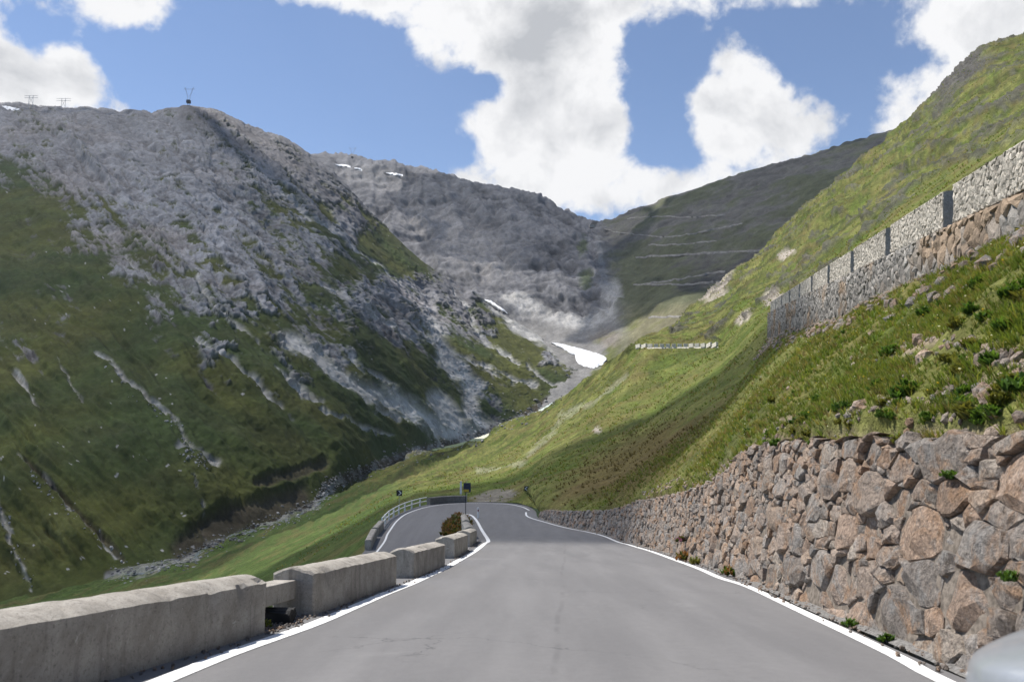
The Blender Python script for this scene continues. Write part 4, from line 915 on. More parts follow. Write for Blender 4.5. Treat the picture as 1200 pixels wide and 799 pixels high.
rl = empty('white_railing', tuple(rail_pts[0])); setp(rl, 'white two bar railing on posts at the left side of the hairpin', 'railing')
for hh in (.45, .85):
    bm = bmesh.new()
    for a, b in zip(rail_pts[:-1], rail_pts[1:]): b_bar(bm, Vector(a - rail_pts[0]) + Vector((0, 0, hh)), Vector(b - rail_pts[0]) + Vector((0, 0, hh)), .06)
    bm_obj('rail', bm, M_white, rl)
for q in rail_pts[::5]:
    bm = bmesh.new(); b_box(bm, Vector(q - rail_pts[0]) + Vector((0, 0, .4)), (.16, .16, 1.0), 0, .01); bm_obj('post', bm, M_white, rl)
def chevron(loc, yaw, label, sz=.62, up=1.25, flip=1):
    e = empty('chevron_sign', loc, yaw); setp(e, label, 'sign')
    bm = bmesh.new(); b_bar(bm, (0, .05, -.2), (0, .05, up + sz * .4), .03); bm_obj('post', bm, M_steel, e)
    bm = bmesh.new(); b_box(bm, (0, 0, up), (sz, .03, sz), 0, .008); bd = bm_obj('board', bm, M_black, e)
    bm = bmesh.new(); a = sz * .36; w_ = sz * .24
    pts_ = [(-a * .6 * flip, a), (a * .5 * flip - w_ * 0, 0), (-a * .6 * flip, -a), (-a * .6 * flip + w_ * flip, -a), (a * .5 * flip + w_ * flip, 0), (-a * .6 * flip + w_ * flip, a)]
    top = [bm.verts.new((x, -.017, up + z)) for x, z in pts_]; bot = [bm.verts.new((x, -.020, up + z)) for x, z in pts_]
    bm.faces.new((bot[0], bot[1], bot[4], bot[5])); bm.faces.new((bot[1], bot[2], bot[3], bot[4]))
    for k in range(6): bm.faces.new((top[k], top[(k + 1) % 6], bot[(k + 1) % 6], bot[k]))
    bmesh.ops.recalc_face_normals(bm, faces=bm.faces); bm_obj('arrow', bm, M_white, bd)
chevron((-12.2, 84.5, -7.5), .1, 'black chevron board with a white arrow above the white railing', .62, 1.7)
chevron((1.75, 93.0, -6.9), -.05, 'black board with a white chevron on the slope right of the bend', .58, .9, -1)
e = empty('direction_sign', (-5.45, 92.6, -7.6)); setp(e, 'dark blue sign panel on a post beyond the hairpin, beside a slim white panel', 'sign')
bm = bmesh.new(); b_bar(bm, (.1, 0, -.3), (.1, 0, 2.55), .04); bm_obj('post', bm, M_steel, e)
bm = bmesh.new(); b_box(bm, (.12, -.05, 1.75), (.86, .04, 1.1), 0, .01); bm_obj('panel', bm, plain_mat('sign_blue', (.018, .028, .06), .5), e)
bm = bmesh.new(); b_box(bm, (-.62, -.03, 1.75), (.24, .04, 1.5), 0, .01); bm_obj('side_panel', bm, M_white, e)
bm = bmesh.new(); b_bar(bm, (-.62, 0.02, -.3), (-.62, 0.02, 2.4), .03); bm_obj('side_post', bm, M_steel, e)
e = empty('marker_pole', (-4.35, 73.4, -7.0)); setp(e, 'thin dark snow pole with a yellow band on the hairpin island', 'pole')
bm = bmesh.new(); b_bar(bm, (0, 0, -.2), (0, 0, 3.2), .04, .03); bm_obj('pole', bm, M_dark, e)
bm = bmesh.new(); b_box(bm, (.05, -.05, 2.35), (.5, .05, .22), 0, .01); bm_obj('band', bm, plain_mat('yellow_paint', (.45, .33, .03), .6), e)
e = empty('reflector_post', (-2.95, 68.2, -6.55)); setp(e, 'short white road marker post on the inside of the hairpin', 'post')
bm = bmesh.new(); b_box(bm, (0, 0, .4), (.16, .12, .95), 0, .03); bm_obj('post', bm, M_white, e)
bm = bmesh.new(); b_box(bm, (0, -.063, .62), (.1, .012, .16), 0, .002); bm_obj('reflector', bm, plain_mat('red_reflector', (.3, .02, .02), .3), e)

# ------------------------------------------------------------------ vegetation
def blades(roots, nrm, cols, lens, nb, wid, rng, spread=.9, flat=False):
    """many curved tapering blades in tufts -> one mesh"""
    n = len(roots) * nb; R = np.repeat(roots, nb, 0); Cn = np.repeat(cols, nb, 0); Ln = np.repeat(lens, nb) * rng.uniform(.5, 1.15, n)
    az = rng.uniform(0, 2 * math.pi, n); out = np.stack([np.cos(az), np.sin(az), np.zeros(n)], 1); sp = rng.uniform(.1, spread, n)[:, None]
    up = np.repeat(nrm, nb, 0) * .35 + np.array([0, 0, .75]); side = np.stack([-np.sin(az), np.cos(az), np.zeros(n)], 1)
    R = R + out * (Ln * .18 * rng.uniform(0, 1.2, n))[:, None]
    m = R + (up * .55 + out * sp * .35) * Ln[:, None]; t = R + (up * .85 + out * sp) * Ln[:, None]
    w_ = (wid * np.repeat(lens, nb) * rng.uniform(.6, 1.3, n))[:, None]
    mw = 1.25 if flat else .8
    V = np.stack([R - side * w_ * .5, R + side * w_ * .5, m + side * w_ * mw * .5, m - side * w_ * mw * .5, t], 1).reshape(-1, 3)
    b = np.arange(n)[:, None] * 5
    T = np.concatenate([b + np.array([[0, 1, 2]]), b + np.array([[0, 2, 3]]), b + np.array([[3, 2, 4]])], 0)
    cc = np.repeat(Cn * rng.uniform(.75, 1.25, (n, 1)), 5, 0); cc.reshape(n, 5, 3)[:, 4] *= 1.15
    return V, T, cc
def on_hill(n, x0, x1, y0, y1, rng, dmax):
    out = []
    xs = rng.uniform(x0, x1, n); ys = rng.uniform(y0, y1, n)
    for x, y in zip(xs, ys):
        h = rh_bvh.ray_cast(Vector((x, y, 420)), Vector((0, 0, -1)))
        if h[0] is not None: out.append((h[0], h[1] if h[1].z > 0 else -h[1]))
    return out
GP = 1.13 * np.array([(.105, .150, .024), (.130, .170, .030), (.165, .180, .042), (.085, .125, .026), (.195, .180, .060), (.170, .135, .058)])
rng = np.random.default_rng(5)
roots, nr, cl, ln = [], [], [], []
def soil_at(p):
    x, y = PIX(np.array(p)); s = 0
    for (bx, by, rx, ry, ro) in [(1085, 410, 62, 12, -.25), (1175, 425, 40, 14, .1), (1000, 480, 32, 6, -.15), (1150, 460, 42, 10, .0), (1060, 468, 45, 6, -.1), (1120, 490, 40, 5, 0)]:
        s = max(s, 1 - float(blob(x, y, bx, by, rx, ry, ro)))
    return s
for (n, x0, x1, y0, y1) in [(24000, 3.9, 11, 3, 16), (15000, 4.5, 18, 14, 30), (11000, 4.5, 28, 28, 62)]:
    for h, nn in on_hill(n, x0, x1, y0, y1, rng, 80):
        uw = UW(h.y)
        if h.x > uw[0] - .2: continue
        sa = soil_at(h); cl_n = vnoise(h.x * .9, h.y * .9, 7) + .6 * vnoise(h.x * 2.7, h.y * 2.7, 2)
        if sa > 0 and rng.random() < .55 + .5 * sa: continue
        if cl_n < -.45 and rng.random() < .45: continue
        dryv = .5 + .5 * vnoise(h.x * .35, h.y * .35, 11) + .25 * (h.y > 30)
        c = GP[rng.integers(0, 4)] if rng.random() > dryv * .75 else GP[rng.integers(2, 6)]
        roots.append(h); nr.append(nn); cl.append(c * (1 + .25 * vnoise(h.x * 1.7, h.y * 1.7, 3))); ln.append(rng.uniform(.055, .14) * (1 + .6 * max(0, cl_n)) * (1.0 if h.y < 18 else 1.35))
V, T, cc = blades(np.array([tuple(r) for r in roots]) - np.array([0, 0, .02]), np.array([tuple(r) for r in nr]), np.array(cl), np.array(ln), 11, .085, rng)
o = mesh_np('grass', V, T, M_leaf, col=cc); o['kind'] = 'stuff'; setp(o, 'rough alpine grass on the bank above the stone wall', 'grass')
# coarser tussocks farther out on the slopes
roots, nr, cl, ln = [], [], [], []
for (n, x0, x1, y0, y1) in [(4200, 2, 45, 45, 110), (4500, -30, 60, 90, 190), (9000, 12, 150, 20, 150), (16000, 20, 300, 110, 430)]:
    for h, nn in on_hill(n, x0, x1, y0, y1, rng, 600):
        if h.y < 84 and UW(h.y)[0] - .3 < h.x < UW(h.y)[0] + 10: continue
        k = vnoise(h.x / 4, h.y / 4, 5) + .5 * vnoise(h.x / 1.4, h.y / 1.4, 1)
        if k < -.1: continue
        px_, py_ = PIX(np.array(h)); c = GP[rng.integers(0, 6)] * (1.2 if k < .45 else 1.0)
        if blob(px_, py_, 745, 545, 110, 34, -.45) < 1: c = np.array([.125, .10, .04]) * rng.uniform(.8, 1.2)
        roots.append(h); nr.append(nn); cl.append(c); ln.append(rng.uniform(.10, .22) * (1 + h.y / 130))
V, T, cc = blades(np.array([tuple(r) for r in roots]) - np.array([0, 0, .05]), np.array([tuple(r) for r in nr]), np.array(cl), np.array(ln), 7, .22, rng)
o = mesh_np('tussock_grass', V, T, M_leaf, col=cc); o['kind'] = 'stuff'; setp(o, 'tussock grass scattered over the far green hillside', 'grass')
# broad-leaved clumps, each a plant
def leafy(loc, nrm, size, cols, seed, label, name='leafy_plant', cat='plant', group=None, nb=150, wid=.17, hgt=.8, spread=1.1):
    rg = np.random.default_rng(seed); m = 34; rt = rg.normal(0, 1, (m, 3)); rt /= np.linalg.norm(rt, axis=1)[:, None]; rt *= (rg.uniform(.1, 1, m) ** .6)[:, None] * size * np.array([.62, .62, .42]); rt[:, 2] = np.abs(rt[:, 2]) - .03
    rt -= np.array([nrm[0], nrm[1], 0]) * ((rt @ np.array([nrm[0], nrm[1], 0])) * .6)[:, None]
    cs_ = np.array([cols[rg.integers(len(cols))] * rg.uniform(.75, 1.3) for _ in range(m)])
    V, T, cc = blades(rt, np.tile(np.array(nrm), (m, 1)), cs_, np.full(m, size * .42 * hgt), max(5, nb // 18), wid * 1.7, rg, spread, True)
    o = mesh_np(name, V, T, M_leaf, col=cc); o.location = tuple(loc); setp(o, label, cat, group); return o
GRN = [np.array((.065, .125, .022)), np.array((.085, .15, .026)), np.array((.05, .10, .022))]; OLV = [np.array((.13, .13, .03)), np.array((.11, .12, .03))]; RST = [np.array((.21, .10, .035)), np.array((.11, .12, .03))]
def plant_px(x, y, size, cols, label, group='leafy plants on the bank above the stone wall', **k):
    h, d_ = hit_pix(rh_bvh, x, y)
    if h is None: return
    nn = rh_bvh.find_nearest(h)[1]; nn = nn if nn.z > 0 else -nn
    return leafy(h, tuple(nn), size, cols, int(x * 7 + y), label, group=group, **k)
for (x, y, s, c, lab) in [(1135, 488, .34, OLV, 'large olive green cushion plant on the wall top beside the bare earth'), (1090, 490, .20, GRN, 'small bright green plant on the wall top left of the olive cushion'), (1165, 485, .24, GRN, 'green leafy plant right of the olive cushion on the wall top'),
                          (1040, 488, .26, GRN, 'green leafy clump on the wall top in the middle of the bank edge'), (995, 497, .24, OLV, 'olive clump hanging at the wall top above the tan boulders'), (1190, 345, .34, GRN, 'bright green clump on the bank at the right picture edge under the upper wall'),
                          (1150, 335, .34, GRN, 'bright green leafy clump high on the bank below the parapet'), (1045, 415, .34, GRN, 'dark green plant beside the bare earth scar'), (1180, 385, .30, GRN, 'green plant above the right end of the earth scar'), (930, 508, .28, OLV, 'olive tuft on the wall top at the left of the bank edge'),
                          (878, 508, .3, GRN, 'green tuft where the wall top begins to drop'), (960, 470, .3, GRN, 'green clump in the grass left of the stones'), (1085, 368, .32, GRN, 'green clump in the grass between earth scar and parapet'), (1030, 455, .28, GRN, 'low green clump under the earth scar'), (1125, 440, .3, OLV, 'olive green tuft between the two earth scars'), (905, 470, .34, OLV, 'olive tuft far left on the sunlit bank')]:
    plant_px(x, y, s, c, lab)
rgp = np.random.default_rng(77); vari = 0
for k in range(34):      # smaller clumps that nothing tells apart
    x = rgp.uniform(880, 1200); y = rgp.uniform(330, 500); 
    plant_px(x, y, rgp.uniform(.16, .28), GRN if rgp.random() < .65 else OLV, 'small green clump of leaves among the bank grass', 'small leafy clumps in the bank grass')
for k in range(44):
    Dv = 6.3 + 12.5 * rgp.random() ** 1.3; p_, n_ = wall_pt(float(np.interp(Dv, wall_foot[:, 1], WS)), float(wall_h(Dv)), 0); q = p_ - n_ * rgp.uniform(.02, .45); hz = drop(rh_bvh, q[0], q[1], 60, q[2] - .05)
    leafy((q[0], q[1], hz), (-.3, 0, .9), rgp.uniform(.12, .30), GRN if rgp.random() < .6 else OLV, 900 + k, 'small leafy clump growing along the top edge of the stone wall', group='leafy clumps on the wall top edge')
def wallfoot_plant(D, off, size, cols, label, t=0.02, **k):
    i = np.argmin(np.abs(wall_foot[:, 1] - D)); p_, n_ = wall_pt(WS[i], t, off); return leafy(p_, (0, 0, 1), size, cols, int(D * 91), label, group='weeds at the foot of the stone wall', **k)
wallfoot_plant(24.5, .16, .46, RST, 'rust and green weed at the foot of the stone wall by the pink flower')
wallfoot_plant(22.6, .14, .34, OLV, 'yellow green weed at the foot of the stone wall nearest the pink flower')
wallfoot_plant(18.0, .16, .36, [RST[0], GRN[0]], 'green weed with reddish stalks at the wall foot, below the tallest stonework')
wallfoot_plant(9.9, .10, .16, GRN, 'small green weed at the wall foot near the big square boulder'); wallfoot_plant(8.6, .1, .14, GRN, 'tiny green weed at the wall foot closest to the viewer')
wallfoot_plant(6.35, .12, .14, GRN, 'little green plant growing out of a wall joint at the right', t=.85)
wallfoot_plant(7.6, .08, .15, GRN, 'little green plant in the upper wall joints at right', t=1.72)
e = leafy(wall_pt(float(np.interp(25.5, wall_foot[:, 1], WS)), .55, .16)[0], (0, 0, 1), .32, [np.array((.28, .13, .22)), np.array((.10, .11, .04))], 9, 'pink flowering plant growing from the stone wall', 'flowering_plant', 'plant', nb=40, wid=.4)
e = leafy(np.array(g(-2.95, 9.45)) , (0, 0, 1), .17, [np.array((.20, .19, .03)), np.array((.14, .16, .03))], 4, 'small yellow green weed in the first gap between barrier blocks', 'weed', 'plant', nb=60, wid=.3)
# shrub on the hairpin island
sh = empty('shrub', (-5.2, 62, -7.0)); setp(sh, 'brown and green shrub on the slope inside the hairpin, behind the barrier blocks', 'shrub'); sh.location = (-4.25, 60.5, -6.75)
rg = np.random.default_rng(8); rt = rg.normal(0, 1, (420, 3)); rt /= np.linalg.norm(rt, axis=1)[:, None]; rt *= (rg.uniform(.35, 1, 420) ** .5)[:, None]; rt[:, 2] = np.abs(rt[:, 2])
rt = rt * np.array([1.1, 4.2, 1.0]) * (1 + .25 * fbm(rt[:, 0] * 2, rt[:, 1] * 2, rt[:, 2] * 2, 2))[:, None]; rt[:, 2] *= np.interp(rt[:, 1], [-4.2, 0, 4.2], [.3, .7, 1.15])
cs = np.where(rg.random((420, 1)) < .6, np.array([[.17, .095, .04]]), np.array([[.085, .095, .03]]))
V, T, cc = blades(rt, np.tile([0, 0, 1.], (420, 1)), cs, np.full(420, .42), 12, .28, rg, 1.2, True); mesh_np('foliage', V, T, M_leaf, sh, col=cc)
M_bark = plain_mat('bark', (.09, .065, .045), .9)
for k in range(9):
    bm = bmesh.new(); a = rg.uniform(-3, 3); b_bar(bm, (rg.uniform(-.3, .3), a, -.5), (rg.uniform(-.5, .5), a + rg.uniform(-.6, .6), .8), .04, .015, 5); bm_obj('stem', bm, M_bark, sh)
# flowers in the bank grass
fl = []
rg = np.random.default_rng(15)
for h, nn in on_hill(700, 4.6, 17, 5, 32, rg, 60):
    if h.x > UW(h.y)[0] - .3: continue
    fl.append((h, rg.random()))
Vf, Ff, Cf = [], [], []
for h, r in fl:
    c = np.array((.75, .75, .70)) if r < .55 else np.array((.62, .50, .05)); b = np.array(h) + np.array([rg.normal(0, .03), rg.normal(0, .03), rg.uniform(.12, .24)]); s = rg.uniform(.010, .022); i0 = len(Vf)
    for q in range(6): Vf.append(b + np.array([math.cos(q * 1.047) * s, math.sin(q * 1.047) * s, .2 * s])); Cf.append(c)
    Vf.append(b + np.array([0, 0, s * .7])); Cf.append(c * .9); Vf.append(b - np.array([0, 0, s * .7])); Cf.append(c * .8)
    for q in range(6): Ff += [(i0 + q, i0 + (q + 1) % 6, i0 + 6), (i0 + (q + 1) % 6, i0 + q, i0 + 7)]
o = mesh_np('wild_flowers', np.array(Vf), Ff, M_leaf, col=np.array(Cf)); o['kind'] = 'stuff'; setp(o, 'tiny white and yellow flowers in the bank grass', 'flowers')
# loose stones on the bank, at the wall foot, below the upper wall
def rock_mesh(rg, s, col):
    bm = bmesh.new(); bmesh.ops.create_icosphere(bm, subdivisions=1, radius=s); V = np.array([v.co[:] for v in bm.verts]); Fc = [tuple(v.index for v in f.verts) for f in bm.faces]; bm.free()
    V = V * rg.uniform(.65, 1.25, 3) * (1 + rg.normal(0, .13, (len(V), 1))); a = rg.uniform(0, 6.28); R = np.array(Matrix.Rotation(a, 3, Vector(rg.normal(0, 1, 3)))); return V @ R.T, Fc, col
rub = []; rg = np.random.default_rng(31)
for k in range(1500):
    x = rg.uniform(860, 1210); y = rg.uniform(370, 512); 
    h, d_ = hit_pix(rh_bvh, x, y)
    if h is None or h.y > 45: continue
    sa = soil_at(h)
    if (sa <= 0.02 and rg.random() > .05) or rg.random() < .45: continue
    V, Fc, c = rock_mesh(rg, rg.uniform(.02, .07) * (1 + 1.4 * (rg.random() < .1)), pick_col(rg) * 1.15); rub.append((V + np.array(h), Fc, c))
i_top = [(Dv, rg.uniform(.05, .35)) for Dv in rg.uniform(3, 40, 180)]
for Dv, bk in i_top:
    p_, n_ = wall_pt(float(np.interp(Dv, wall_foot[:, 1], WS)), float(wall_h(Dv)) - .02, 0); q = p_ - n_ * (bk + .08); hz = drop(rh_bvh, q[0], q[1], 60, q[2]); V, Fc, c = rock_mesh(rg, rg.uniform(.03, .09), pick_col(rg)); rub.append((V + np.array([q[0], q[1], max(hz, q[2] - .15)]), Fc, c))
for Dv in rg.uniform(3, 55, 900):
    p_, n_ = wall_pt(float(np.interp(Dv, wall_foot[:, 1], WS)), 0.05, 0); q = p_ + n_ * abs(rg.normal(.06, .12)); V, Fc, c = rock_mesh(rg, rg.uniform(.008, .035), pick_col(rg, .4)); rub.append((V + np.array([q[0], q[1], zr_at(q[0], q[1]) + .02]), Fc, c))
for Dv in rg.uniform(9, 80, 600):
    u = UW(Dv) + UN * (rg.uniform(.0, 1.0) ** 1.5 * 1.6 + .1); hz = drop(rh_bvh, u[0], u[1], 60, None) 
    if hz is None: continue
    V, Fc, c = rock_mesh(rg, rg.uniform(.05, .20), pick_col(rg, .35) * .9); rub.append((V + np.array([u[0], u[1], hz + .02]), Fc, c))
for k in range(900):
    Dv = rg.uniform(4, 44) if k < 600 else rg.uniform(8.8, 10.6); bx = float(np.interp(Dv, [0, 6.1, 8.9, 10.45, 15.1, 16.7, 21.2, 30, 41], [-4.2, -3.2, -2.76, -2.62, -2.21, -2.06, -1.8, -1.7, -1.85])) + (abs(rg.normal(.02, .10)) if k < 600 else rg.uniform(-.5, .1))
    V, Fc, c = rock_mesh(rg, rg.uniform(.006, .022), pick_col(rg, .6)); rub.append((V + np.array([bx, Dv, zr_at(bx, Dv) + .01]), Fc, c))
V, Fc, Cc = join(rub); o = mesh_np('loose_stones', V, Fc, M_stone, col=Cc); o['kind'] = 'stuff'; setp(o, 'loose stones and rubble on the bank and along the walls', 'rubble')
# stones in the stream bed
rub = []
for k in range(1500):
    t = rg.uniform(0, len(bed) - 1.001); i = int(t); x = bed[i][0] + (bed[i + 1][0] - bed[i][0]) * (t - i) + rg.normal(0, 5); y = bed[i][1] + (bed[i + 1][1] - bed[i][1]) * (t - i) + rg.normal(-2, 5)
    a, d_ = hit_pix(lm_bvh, x, y); b, _ = hit_pix(rh_bvh, x, y); h = a if (b is None or (a is not None and a.y < b.y)) else b
    if h is None or h.y < 150: continue
    V, Fc, c = rock_mesh(rg, rg.uniform(.25, 1.0) * rg.uniform(.4, 1.3) * h.y / 400, np.array([.27, .265, .255]) * rg.uniform(.45, 1.2)); rub.append((V * np.array([1, 1, .6]) + np.array(h), Fc, c))
for k in range(230):
    pl, w_ = ST[[0, 1, 3, 2, 9, 15][k % 6]]; t = rg.uniform(0, len(pl) - 1.001); i = int(t); x = pl[i][0] + (pl[i + 1][0] - pl[i][0]) * (t - i) + rg.normal(0, 4); y = pl[i][1] + (pl[i + 1][1] - pl[i][1]) * (t - i) + rg.normal(0, 4)
    h, d_ = hit_pix(lm_bvh, x, y)
    if h is None: continue
    V, Fc, c = rock_mesh(rg, rg.uniform(.25, .9) * h.y / 420, np.array([.34, .33, .325]) * rg.uniform(.6, 1.2)); rub.append((V + np.array(h), Fc, c))
V, Fc, Cc = join(rub); o = mesh_np('stream_stones', V, Fc, M_far, col=Cc); o['kind'] = 'stuff'; setp(o, 'grey stones along the stream and gullies in the valley', 'stones')
# the stream itself
sp = []
for (x, y) in [(150, 672), (212, 660), (244, 641), (285, 626.5), (338, 607.5), (372, 592), (386, 573), (402, 564.5)]:
    a, _ = hit_pix(lm_bvh, x, y); b, _ = hit_pix(rh_bvh, x, y); h = a if (b is None or (a is not None and a.y < b.y)) else b
    if h is not None: sp.append(tuple(h))
if len(sp) > 3:
    pp = resample(sp, 4.0); Vs = []
    for q in pp:
        for s in (-1, 0, 1):
            x = q[0] + s * (.8 + .5 * vnoise(q[1] / 9, 1)) ; z = max(drop(lm_bvh, x, q[1], 900, -999), drop(rh_bvh, x, q[1], 900, -999)); Vs.append((x, q[1], (z if z > -900 else q[2]) + .12))
    o = mesh_np('stream', np.array(Vs), grid_faces(len(pp), 3)[:, ::-1].copy(), plain_mat('stream_water', (.10, .12, .12), .35, 0, .3, .5, .8, .3), smooth=True); o['kind'] = 'structure'

# ------------------------------------------------------------------ snow, mountain roads, hut, pylons
def patch(bv, poly, name, label, cat, mat, lift, nsub=16):
    poly = np.array(poly, float); xs = np.linspace(poly[:, 0].min(), poly[:, 0].max(), nsub * 3); V = []; rowz = []
    for x in xs:
        ys = []
        for (x0, y0), (x1, y1) in zip(poly, np.roll(poly, -1, 0)):
            if (x0 <= x < x1) or (x1 <= x < x0): ys.append(y0 + (y1 - y0) * (x - x0) / (x1 - x0))
        if len(ys) < 2: continue
        a, b = min(ys), max(ys); jit = .6 * vnoise(x * .45, 1.5); rowz.append([])
        for k in range(nsub):
            y = a + jit + (b - a + .8 * vnoise(x * .5, 8)) * k / (nsub - 1); h, d_ = hit_pix(bv, x, y)
            if h is None: h = Vector(rowz[-1][-1]) if rowz[-1] else (Vector(rowz[-2][-1]) if len(rowz) > 1 else hit_pix(bv, x, y + 8)[0])
            e_ = math.sin(math.pi * k / (nsub - 1)); q = np.array(h - d_ * lift * (.25 + e_)) ; rowz[-1].append(q)
    V = np.array(rowz); o = mesh_np(name, V.reshape(-1, 3), grid_faces(*V.shape[:2]).copy(), mat, smooth=True); setp(o, label, cat); return o
sn = patch(bm_bvh, [(645, 401), (655, 402), (668, 405), (690, 411), (706, 416), (712, 420), (708, 426), (698, 431), (688, 430), (678, 427), (674, 421), (676, 417), (664, 411), (652, 405)], 'snow_patch', 'large white snow patch on the valley floor below the pass', 'snow', M_snow, 7.0)
for (x, y, w_, lab) in [(402, 194, 10, 'thin snow strip highest on the back ridge, at its left end'), (420, 198, 5, 'tiny snow fleck beside the strip on the back ridge'), (462, 204, 11, 'bright snow strip in the middle of the back ridge'), (567, 211, 6, 'small snow fleck on the right shoulder of the back ridge')]:
    patch(bm_bvh, [(x - w_, y - 1.6), (x, y - 1.4), (x + w_, y + .8), (x + w_ * .9, y + 2.2), (x, y + 1.4), (x - w_ * .8, y + .2)], 'snow_patch', lab, 'snow', M_snow, 5.0, 8)
patch(bm_bvh, [(566, 350), (575, 352), (590, 362), (596, 368), (588, 365), (574, 357)], 'snow_patch', 'narrow dirty snow gully at the foot of the back wall', 'snow', M_snow, 6.0, 8)
patch(lm_bvh, [(2, 124), (12, 125), (24, 128), (20, 130), (8, 128)], 'snow_patch', 'snow fleck on the left skyline at the picture edge', 'snow', M_snow, 3.0, 8)
M_rwall = plain_mat('road_wall', (.19, .18, .165), .95, vary=.3, scale=.1)
for (pl, hgt) in [([(735, 256), (770, 254), (810, 254.5), (850, 252)], 2.6), ([(722, 272), (760, 276), (790, 277), (830, 270), (870, 262)], 2.6), ([(760, 287), (800, 286), (840, 282)], 2.0), ([(745, 302), (790, 299), (830, 296.5), (878, 294.5), (905, 293)], 3.4), ([(745, 334), (790, 328), (830, 321), (850, 318)], 2.6), ([(742, 333), (800, 333), (850, 330)], 2.4), ([(760, 372), (800, 370), (830, 366)], 2.2), ([(708, 268), (722, 272)], 2.0)]:
    Vs = []; q_ = resample([(a, b, 0) for a, b in pl], 2.2)
    for (x, y, _) in q_:
        h, d_ = hit_pix(bm_bvh, x, y + .8 * vnoise(x * .2, y))
        if h is None: continue
        b_ = np.array(h - d_ * 4.0); up_ = .55 * hgt * (1 + .5 * vnoise(x * .15, 3))
        Vs += [b_ + np.array([0, 0, -2.0]), b_ + np.array([0, .4, up_]), b_ + np.array([0, 9.0, up_ + .2])]
    if len(Vs) > 6:
        o = mesh_np('mountain_road', np.array(Vs), grid_faces(len(Vs) // 3, 3)[:, ::-1].copy(), M_rwall); o['kind'] = 'structure'
# pass hotel
h, d_ = hit_pix(bm_bvh, 698, 265); h = h or Vector(P(698, 263, 1950))
e = empty('pass_hotel', (h.x, h.y, h.z)); setp(e, 'small dark roofed hotel building in the saddle of the pass on the skyline', 'building')
bm = bmesh.new(); b_box(bm, (0, 8, 2), (30, 12, 8)); wl_ = bm_obj('wall', bm, plain_mat('hotel_wall', (.36, .34, .31), .9), e)
bm = bmesh.new(); hw, hd, z0, z1 = 11.5, 8, 5.9, 15.5
vs = [bm.verts.new(p_) for p_ in ((-hw, 8 - hd, z0), (hw, 8 - hd, z0), (hw, 8 + hd, z0), (-hw, 8 + hd, z0), (-hw * .45, 8, z1), (hw * .5, 8, z1))]
for f in ((0, 1, 5, 4), (2, 3, 4, 5), (1, 2, 5), (3, 0, 4), (3, 2, 1, 0)): bm.faces.new([vs[i] for i in f])
bm_obj('roof', bm, plain_mat('hotel_roof', (.03, .032, .034), .7), e)
for k in range(6):
    bm = bmesh.new(); b_box(bm, (-11 + k * 4.4, 1.9, 2.6), (1.8, .3, 1.7)); bm_obj('window', bm, M_dark, e)
def pylon(x, y, bv, hgt, kind, label):
    h, d_ = hit_pix(bv, x, y + 4)
    loc = P(x, y, h.y + 4 if h is not None else 1400); e = empty('power_pylon', tuple(loc)); setp(e, label, 'pylon', 'power pylons on the skyline')
    bm = bmesh.new()
    if kind == 'V':
        for s in (-1, 1):
            b_bar(bm, (s * 1.5, 0, -6), (s * 2.2, 0, hgt * .35), .35); b_bar(bm, (s * 2.2, 0, hgt * .35), (s * hgt * .28, 0, hgt), .32)
            for k in range(4): b_bar(bm, (s * (2.2 + k * 1.5), 0, hgt * (.35 + k * .16)), (s * (1.2 + k * 1.6), 0, hgt * (.46 + k * .16)), .22)
        bm_obj('mast', bm, M_steel, e)
        bm = bmesh.new(); b_bar(bm, (-hgt * .36, 0, hgt * .86), (hgt * .36, 0, hgt * .86), .3); bm_obj('cross_arm', bm, M_steel, e)
        bm = bmesh.new(); b_box(bm, (0, 0, 1), (7, 6, 6), 0, .5); bm_obj('base_hut', bm, M_dark, e)
    else:
        for s in (-1, 1):
            b_bar(bm, (s * 4, 0, -6), (s * 3.4, 0, hgt), .35); b_bar(bm, (s * 4, 0, 0), (-s * 3.4, 0, hgt * .8), .22)
        bm_obj('mast', bm, M_steel, e)
        for z in (.72, .95):
            bm = bmesh.new(); b_bar(bm, (-hgt * .75, 0, hgt * z), (hgt * .75, 0, hgt * z), .32); bm_obj('cross_arm', bm, M_steel, e)
pylon(221, 120, lm_bvh, 30, 'V', 'V shaped power pylon on a dark hut on the rounded summit')
pylon(74, 126, lm_bvh, 18, 'H', 'small power pylon with wide cross arms on the left skyline near two others')
pylon(36, 122, lm_bvh, 16, 'H', 'small power pylon farthest left on the skyline')
pylon(413, 185, bm_bvh, 36, 'V', 'faint slender power pylon on the back ridge beside the snow strips')
M_paintcar = plain_mat('silver_car_paint', (.40, .43, .47), .38, .5, .03, 40, coat=.6)
M_glass = plain_mat('tinted_glass', (.02, .024, .028), .05, 0, .1, spec=.6)
car_yaw = rad(5); car = empty('parked_car', (1.83, 2.64, 0), car_yaw); car.location.z = zroad(1.83, 2.64) + .01; car.rotation_euler = (-math.atan(.113), 0, car_yaw)
setp(car, 'silver car close at lower right, only the front corner of its bonnet in view', 'car')
stn = [(.0, .05, .40, .86, .92), (-.06, .12, .32, .89, .95), (-.15, .24, .28, .915, .975), (-.30, .42, .26, .94, 1.0), (-.48, .62, .26, .955, 1.02), (-.68, .78, .26, .97, 1.035), (-.90, .85, .26, .985, 1.06), (-1.2, .86, .26, 1.01, 1.09), (-1.6, .86, .26, 1.04, 1.10), (-2.6, .86, .26, 1.05, 1.10), (-3.5, .84, .28, 1.05, 1.10), (-3.8, .78, .32, 1.0, 1.06), (-3.92, .66, .40, .86, .9)]
Vb = []
